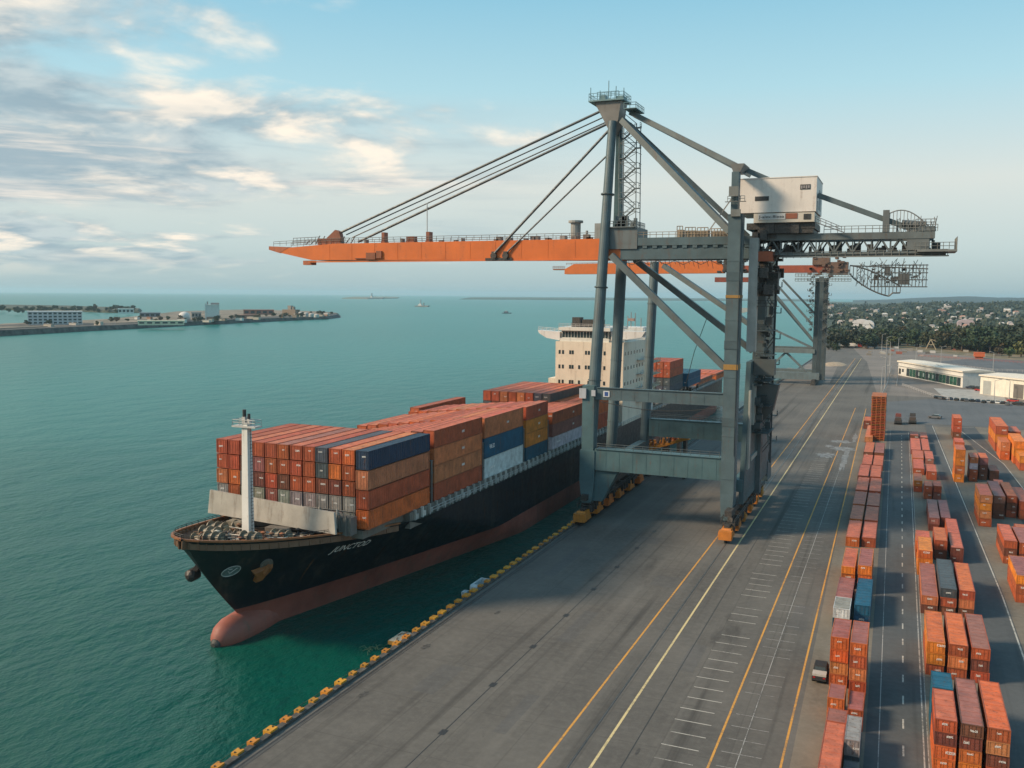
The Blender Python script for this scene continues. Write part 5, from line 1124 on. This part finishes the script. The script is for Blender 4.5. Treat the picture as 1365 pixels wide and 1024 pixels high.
for px, py, Y, w_, h_, cc, lab in [(1148,424,1500,26,14,(.66,.63,.62),'large pale domed hall at the near edge of the far town'),(1158,426,1480,16,13,(.74,.73,.72),'white gabled hall beside the domed one'),(1288,424,1700,26,12,(.50,.40,.42),'broad pinkish roofed building in the far town')]:
    p = gy(px,py,Y); z = terr(p.x,Y); o = thing('hall', lab, 'building', (p.x,Y,z)); g = MB(); g.box(p.x-w_/2,p.x+w_/2,Y,Y+14,z-1,z+h_*.6); part('wall', g, [CLEAN], o, cc); g = MB(); n = 9
    g.prism([(p.x-w_/2*math.cos(PI*i/n), Y-.5, z+h_*.6+h_*.5*math.sin(PI*i/n)) for i in range(n+1)], (0,15,0)); part('roof', g, [CLEAN], o, tuple(v*.9 for v in cc))
# sand heaps and stored material behind the second crane
for i, (px, py, rx, ry, h) in enumerate([(1052,499,7,14,4),(1040,503,5,10,3),(1112,486,8,22,1.6),(1072,500,5,9,2.6)]):
    p = gz(px, py); g = MB(); n = 18; r = random.Random(i); vs = []; fs = []
    for k, (q, zz) in enumerate(((1,0),(.75,.45),(.45,.8),(.15,1))): vs += [(p.x+rx*q*math.cos(2*PI*a/n)*r.uniform(.85,1.15), p.y+ry*q*math.sin(2*PI*a/n)*r.uniform(.85,1.15), h*zz) for a in range(n)]
    for k in range(3): fs += [(k*n+a,k*n+(a+1)%n,(k+1)*n+(a+1)%n,(k+1)*n+a) for a in range(n)]
    fs.append(tuple(range(3*n,4*n))); g.add(vs, fs); solo('sand_heap', g, [SAND], ['broad sand heap under the second crane','smaller sand heap nearest the water under the second crane','long low pale sand bank inland of the second crane','small sand heap by the leg of the second crane'][i], 'sand heap', smooth=True)
# containers and plant scattered on the far lots
rl = random.Random(31)
for i in range(34):
    px = rl.uniform(1150,1340); py = rl.uniform(463,474)+ (px-1150)*.012; p = gz(px, py); g = MB(); s = rl.uniform(.4,.85); g.box(p.x-3*s,p.x+3*s,p.y-1.3,p.y+1.3,.02,2.5*s); g.box(p.x-2.8*s,p.x-2.2*s,p.y-1.35,p.y-1.3,.1,2.2*s); g.box(p.x-3*s,p.x+3*s,p.y-1.2,p.y+1.2,2.5*s,2.5*s+.1)
    solo('site_cabin', g, [CLEAN], 'small pale cabin or box on the far lots before the trees', 'cabin', rl.choice([(.4,.38,.34),(.25,.23,.2),(.30,.10,.07),(.5,.48,.45),(.12,.11,.10),(.2,.18,.15)]), 'cabins and boxes on the far lots')
p = gz(1305,478); g = MB(); g.box(p.x-4,p.x+4,p.y-3,p.y+3,1.6,5.2); g.box(p.x-3,p.x+3,p.y-2,p.y+2,0,1.6); g.box(p.x-4.2,p.x+4.2,p.y-3.1,p.y-3,4.6,5.3); solo('loading_hopper', g, [CLEAN], 'bright orange hopper alone on the far lot behind the warehouses', 'hopper', (.55,.12,.04))
for px, py, h, lab in [(1317,466,17,'pale A-frame gantry standing by the eastern trees'),(1240,466,10,'small pale derrick on the far lot west of the A-frame')]:
    p = gz(px, py); g = MB(); g.beam((p.x-4,p.y,0),(p.x,p.y,h),.7,.7); g.beam((p.x+5,p.y,0),(p.x,p.y,h),.7,.7); g.beam((p.x-2,p.y,h*.5),(p.x+2.5,p.y,h*.5),.5,.5); g.beam((p.x,p.y,h),(p.x+5,p.y,h*.8),.5,.5); solo('derrick', g, [CLEAN], lab, 'derrick', (.45,.38,.26))
# low shed and clutter near the pallet tower
g = MB(); g.box(-7.4,-3.2,362,366,0,6.5); g.rev((-5.3,364,6.5),(0,0,1),[(0,2.2),(.9,2.0),(1.6,1.1),(2,.2)],12); solo('silo', g, [CLEAN], 'white domed silo behind the orange rack tower', 'silo', (.6,.58,.54))
for i, (x, y, cc, lab) in enumerate([(1.2,392,(.18,.05,.04),'dark red yard tractor beside the tower of racks'),(6.5,396,(.05,.05,.05),'black yard tractor right of the red one on the cross road')]):
    o = thing('yard_tractor', lab, 'tractor', (x,y,0)); g = MB(); g.box(x-1.3,x+1.3,y-3.4,y+3.2,.7,1.5); part('chassis', g, [DARK], o); g = MB(); g.frus((x-1.2,x+1.2,y+.4,y+3),(x-1.0,x+1.0,y+.7,y+2.7),1.5,4.0); part('cab', g, [PAINT], o, cc); g = MB()
    for yy in (-2.4,2.2): g.tube((x-1.4,y+yy,.65),(x+1.4,y+yy,.65),.65,n=12)
    part('wheel_set', g, [RUBBER], o); g = MB(); g.box(x-1.1,x+1.1,y-3,y,1.5,2.8); part('load_deck', g, [PAINT], o, (.08,.06,.05))
# mooring pontoons against the quay, with trailing ropes
def pont(px, py, L, Wd, col, lab):
    p = gz(px, py, -.9); x0, x1 = QX-.6-Wd, QX-.7; y0, y1 = p.y-L/2, p.y+L/2
    o = thing('mooring_pontoon', lab, 'pontoon', ((x0+x1)/2,p.y,WZ)); g = MB(); g.prism([(x0,y0+.7,-2.3),(x0+.6,y0,-2.3),(x1,y0,-2.3),(x1,y1,-2.3),(x0,y1,-2.3)],(0,0,1.3)); part('hull', g, [CLEAN], o, tuple(c*.75 for c in col)); return o, x0, x1, y0, y1
o, x0, x1, y0, y1 = pont(633,779,5.4,2.3,(.55,.56,.55),'white open work pontoon moored midway between the bow and the crane')
g = MB(); g.box(x0+.2,x1-.2,y0+.2,y1-.2,-1.0,-.9); part('deck', g, [CLEAN], o, (.25,.26,.26)); g = MB()
for a in ((x0,x0+.3,y0+.7,y1),(x1-.3,x1,y0,y1),(x0+.3,x1-.3,y1-.3,y1),(x0+.3,x1-.3,y0,y0+1.5)): g.box(*a,-.899,-.45)
part('coaming', g, [CLEAN], o, (.62,.63,.62)); g = MB(); g.box(x0-.9,x0,y0-.9,y0+.4,-2.2,-1.3); part('float', g, [CLEAN], o, (.55,.56,.55))
o, x0, x1, y0, y1 = pont(529,848,4.2,2.6,(.55,.47,.36),'slatted cream raft with a white dinghy moored near the front of the quay')
g = MB()
for i in range(11): y = y0+.1+i*.37; g.box(x0-.1,x1+.1,y,y+.27,-1.0,-.88)
part('slat_deck', g, [CLEAN], o, (.66,.55,.40)); g = MB(); g.box(x0-.12,x1,y0-.1,y0+.08,-1.4,-.9); part('edge_board', g, [PAINT], o, (.5,.25,.05))
g = MB()
for i in range(8): x = x0+random.uniform(.2,1.9); y = y0+random.uniform(.5,3.6); g.beam((x,y,-.8),(x+random.uniform(-.4,.4),y+random.uniform(.5,1),-.75),.1,.1)
part('spar', g, [CLEAN], o, (.3,.2,.14))
g = MB(); g.rev((x0-.5,y1-1.2,-1.9),(.35,1,0),[(-.1,.1),(.3,.45),(1.0,.55),(1.6,.45),(2.1,.12)],10); g.v = [(a,b,c*.8-.2) for a,b,c in g.v]; solo('dinghy', g, [CLEAN], 'tiny white upturned dinghy floating behind the slatted raft', 'dinghy', (.62,.63,.6), smooth=True)
RP = flat('wet_rope', (.06,.12,.07), .8, .5, 2)
for i, (ya, yb, off, lab) in enumerate([(74,112,1.5,'green wet mooring rope running along the quay wall to the slatted raft'),(72,104,2.6,'second green rope farther out from the quay wall, below the raft')]):
    pts = []; rr = random.Random(i)
    for k in range(22): u = k/21; pts.append((QX-off-.8*math.sin(u*PI)+rr.uniform(-.12,.12), ya+(yb-ya)*u, -1.85+.9*abs(u-.5)))
    g = MB(); g.path(pts, .045, 5); solo('mooring_rope', g, [RP], lab, 'rope')
for i, (px, py, n, lab) in enumerate([(503,866,16,'tangle of frayed green rope beside the slatted raft'),(640,770,7,'few frayed green rope ends above the white pontoon')]):
    p = gz(px, py, -1.9); g = MB(); rr = random.Random(i+9)
    for k in range(n): a = rr.uniform(0,6.28); b = p+Vector((rr.uniform(-1.6,1.6),rr.uniform(-1.8,1.8),0)); g.path([b, b+Vector((.6*math.cos(a),.6*math.sin(a),.35)), b+Vector((1.2*math.cos(a+.4),1.2*math.sin(a+.4),.1))], .035, 4)
    solo('frayed_rope', g, [RP], lab, 'rope')
# ---------------------------------------------------------------- far shore, breakwater and boats
def land(name, outline, h, mat, seed):
    r = random.Random(seed); g = MB(); cx = sum(p[0] for p in outline)/len(outline); cy = sum(p[1] for p in outline)/len(outline); n = len(outline)
    lo = [(x,y,WZ-1) for x,y in outline]; hi = [(x+(cx-x)*.03, y+(cy-y)*.03, WZ+h*r.uniform(.85,1.1)) for x,y in outline]
    g.add(lo+hi, [(i,(i+1)%n,n+(i+1)%n,n+i) for i in range(n)]+[tuple(range(n,2*n))]); return struct(name, g, mat)
W2 = lambda px, py: tuple(gz(px, py, WZ)[:2])
ROCK = flat('rock_armour', (.075,.068,.06), .9, .6, .12, alt=(.02,.02,.02))
TOP = flat('breakwater_ground', (.19,.15,.115), .95, .5, .02, alt=(.09,.085,.06))
fr = [(-160,462),(-60,452),(0,448.5),(60,445),(120,441.5),(180,438.5),(250,434.5),(320,431),(390,427.5),(440,425.5),(455,423.5)]
bk = [(454,420.5),(430,418.5),(380,417),(330,415.5),(280,417),(235,419),(190,426),(140,431.5),(80,434.5),(0,438),(-60,442),(-160,450)]
land('breakwater', [W2(*p) for p in fr+bk], 6.5, ROCK, 1)
land('breakwater_ground', [W2(p[0], p[1]-2.0) for p in fr[1:]]+[W2(p[0], p[1]+.3) for p in bk[1:-1]], 7.2, TOP, 2)
isl = [(-120,416),(0,413.5),(90,415),(150,417.5),(188,417.5),(190,414),(150,412),(90,410.5),(30,409),(-120,407)]
land('far_island', [W2(*p) for p in isl], 7, flat('island_scrub', (.05,.055,.035), .95, .5, .03, alt=(.025,.032,.022)), 3)
land('far_headland', [W2(*p) for p in [(455,398.5),(490,399),(530,398.2),(533,397),(515,396.4),(470,396.5)]], 9, LAND, 4)
land('far_headland', [W2(*p) for p in [(610,399.3),(760,400.3),(1000,401.5),(1090,402),(1090,399.6),(900,398.6),(700,397.2),(620,397.6)]], 12, flat('headland_scrub', (.06,.08,.06), .95, .4, .01), 5)
GZB = WZ+7
def block(name, px, py, w_, d_, h_, col, label, floors=0, bays=0, z=GZB, extra=None):
    p = gz(px, py, z); o = thing(name, label, 'building', (p.x,p.y,z)); az = math.atan2(p.x, p.y)
    ux, uy = math.cos(az), -math.sin(az); vx, vy = math.sin(az), math.cos(az)
    def bx(g, u0,u1,v0,v1,z0,z1):
        P = lambda u,v,zz: (p.x+u*ux+v*vx, p.y+u*uy+v*vy, z+zz)
        g.add([P(u0,v0,z0),P(u1,v0,z0),P(u1,v1,z0),P(u0,v1,z0),P(u0,v0,z1),P(u1,v0,z1),P(u1,v1,z1),P(u0,v1,z1)],[(0,3,2,1),(4,5,6,7),(0,1,5,4),(1,2,6,5),(2,3,7,6),(3,0,4,7)])
    g = MB(); bx(g,-w_/2,w_/2,0,d_,-1,h_); part('wall', g, [CLEAN], o, col); g = MB(); bx(g,-w_/2-.8,w_/2+.8,-.8,d_+.8,h_+.01,h_+1.2); part('roof', g, [CLEAN], o, tuple(min(.8,c*1.1) for c in col))
    for f in range(floors):
        for b in range(bays):
            g = MB(); u = -w_/2+w_*(b+.18)/bays; bx(g,u,u+w_/bays*.64,-.3,.1,h_*(f+.3)/floors,h_*(f+.82)/floors); part('window', g, [GLASS], o)
    return o, bx
block('office_block', 74,432.5,66,30,16.5,(.55,.57,.57),'long pale office block with rows of dark windows on the breakwater',4,11)
o, bx = block('tower_block', 284,427,20,18,24,(.66,.64,.60),'white square tower block rising from the breakwater',0,0)
g = MB(); bx(g,-12,-10.2,-1,6,-1,27); bx(g,-10.2,10.5,-.6,-.001,6,7); part('stair_core', g, [CLEAN], o, (.70,.67,.62)); g = MB(); bx(g,-3,10,4,12,25.3,28); bx(g,-9,-7,3,5,25.3,30); part('roof_plant', g, [CLEAN], o, (.3,.27,.26)); g = MB(); bx(g,-9.5,10.4,-2.4,-.61,-.5,5); part('plinth', g, [CLEAN], o, (.32,.17,.11))
block('shed', 168,417.8,30,16,9,(.66,.65,.62),'small white shed behind the yard of the breakwater',1,4)
block('shed', 215,432.6,60,14,4.2,(.66,.58,.42),'long low cream shed on the near edge of the breakwater',1,6)
block('shed', 330,424.4,36,18,5,(.30,.16,.11),'long low brown shed east of the white tower',1,5)
block('shed', 345,419.5,60,24,9,(.30,.13,.09),'broad red brown shed at the back of the breakwater',1,5)
block('shed', 200,423,34,18,7,(.17,.19,.22),'dark blue grey shed left of the dome',1,4)
block('shed', 262,424,16,12,9,(.34,.33,.31),'grey shed between the dome and the white tower',1,3)
p = gz(246,427,GZB); g = MB(); g.rev((p.x,p.y,GZB-1),(0,0,1),[(0,9),(8,9),(11,8),(13.5,5),(14.6,1)],16); solo('storage_dome', g, [CLEAN], 'pale storage dome beside the white tower block', 'dome', (.60,.58,.55), smooth=True)
p = gz(386,420,GZB); o = thing('grain_plant', 'brown plant with a tower and tanks near the tip of the breakwater', 'plant', (p.x,p.y,GZB)); g = MB(); g.box(p.x-18,p.x+14,p.y,p.y+16,GZB-1,GZB+11); part('wall', g, [PAINT], o, (.22,.16,.11)); g = MB(); g.box(p.x-6,p.x+2,p.y+2,p.y+10,GZB+11,GZB+19); g.tube((p.x+8,p.y+4,GZB+11),(p.x+8,p.y+4,GZB+17),3,n=12); part('tower', g, [PAINT], o, (.28,.24,.2))
for i in range(5): q = gz(394+i*7,420+.6*i,GZB); g = MB(); g.rev((q.x,q.y,GZB-1),(0,0,1),[(0,5),(7-i*.6,5),(8.5-i*.6,3),(9-i*.6,.4)],12); solo('storage_tank', g, [CLEAN], 'small pale storage tank toward the tip of the breakwater', 'tank', (.45,.43,.40), 'storage tanks near the breakwater tip')
for i in range(42):
    px = rt.uniform(20,445); py = 434.5-(px-20)*.0315+rt.uniform(-4,4); py = min(py, 447-px*.052-4)
    p = gz(px, py, GZB)
    tree(p.x, p.y, GZB-.4, rt.uniform(.55,1.15), rt.choice([DG,OG,OG,(.11,.08,.05)]), 'low scrubby tree growing on the breakwater', 'scrubby trees on the breakwater')
for i in range(56):
    px = rt.uniform(-20,178); p = gz(px, 414.6+rt.uniform(-2.2,2.0), WZ+6); tree(p.x, p.y, WZ+4.5, rt.uniform(.9,1.7), rt.choice([DG,DG,MG]), 'dark tree along the wooded far island', 'trees on the far island')
for i in range(28):
    px = rt.uniform(60,440); py = 434-(px-20)*.030+rt.uniform(-3,3); py = min(py, 447-px*.052-3.4); p = gz(px, py, GZB); g = MB(); a = rt.uniform(2.5,7); h_ = rt.uniform(2,5); g.box(p.x-a,p.x+a,p.y-2.5,p.y+2.5,GZB-.5,GZB+h_); g.box(p.x-a-.3,p.x+a+.3,p.y-2.8,p.y+2.8,GZB+h_,GZB+h_+.4)
    solo('hut', g, [CLEAN], 'small flat roofed hut on the breakwater', 'hut', rt.choice([(.5,.46,.4),(.3,.16,.1),(.4,.36,.3),(.22,.17,.13),(.62,.6,.56)]), 'huts scattered on the breakwater')
def boat(px, py, L, col, sup, label):
    p = gz(px, py, WZ); o = thing('boat', label, 'boat', (p.x,p.y,WZ)); x, y = p.x, p.y; B = L*.09
    g = MB(); g.prism([(x-L/2,y,WZ-.5),(x+L*.42,y,WZ-.5),(x+L/2,y,WZ+L*.075),(x-L*.5,y,WZ+L*.06)],(0,B*2,0)); part('hull', g, [CLEAN], o, col)
    for (u0,u1,z0,z1,cc) in sup: g = MB(); g.box(x+u0*L,x+u1*L,y+B*.3,y+B*1.7,WZ+L*z0,WZ+L*z1); part('cabin' if z1 < .3 else 'mast', g, [CLEAN], o, cc)
boat(562,409,64,(.20,.19,.19),[(-.28,-.02,.06,.14,(.62,.6,.57)),(-.2,-.08,.14,.2,(.66,.64,.6)),(-.13,-.11,.2,.42,(.5,.48,.45)),(.1,.12,.06,.24,(.4,.36,.33))],'small grey ship with pale deckhouse and mast out on the open water')
boat(675,418,28,(.02,.03,.045),[(-.3,.15,.06,.2,(.08,.11,.15)),(-.15,.05,.2,.27,(.3,.33,.35))],'dark little workboat heading out beyond the moored ship')
boat(500,398.6,180,(.14,.14,.14),[(-.3,-.2,.06,.16,(.5,.5,.48)),(-.26,-.25,.16,.3,(.4,.4,.38))],'hazy grey ship far off against the low headland')
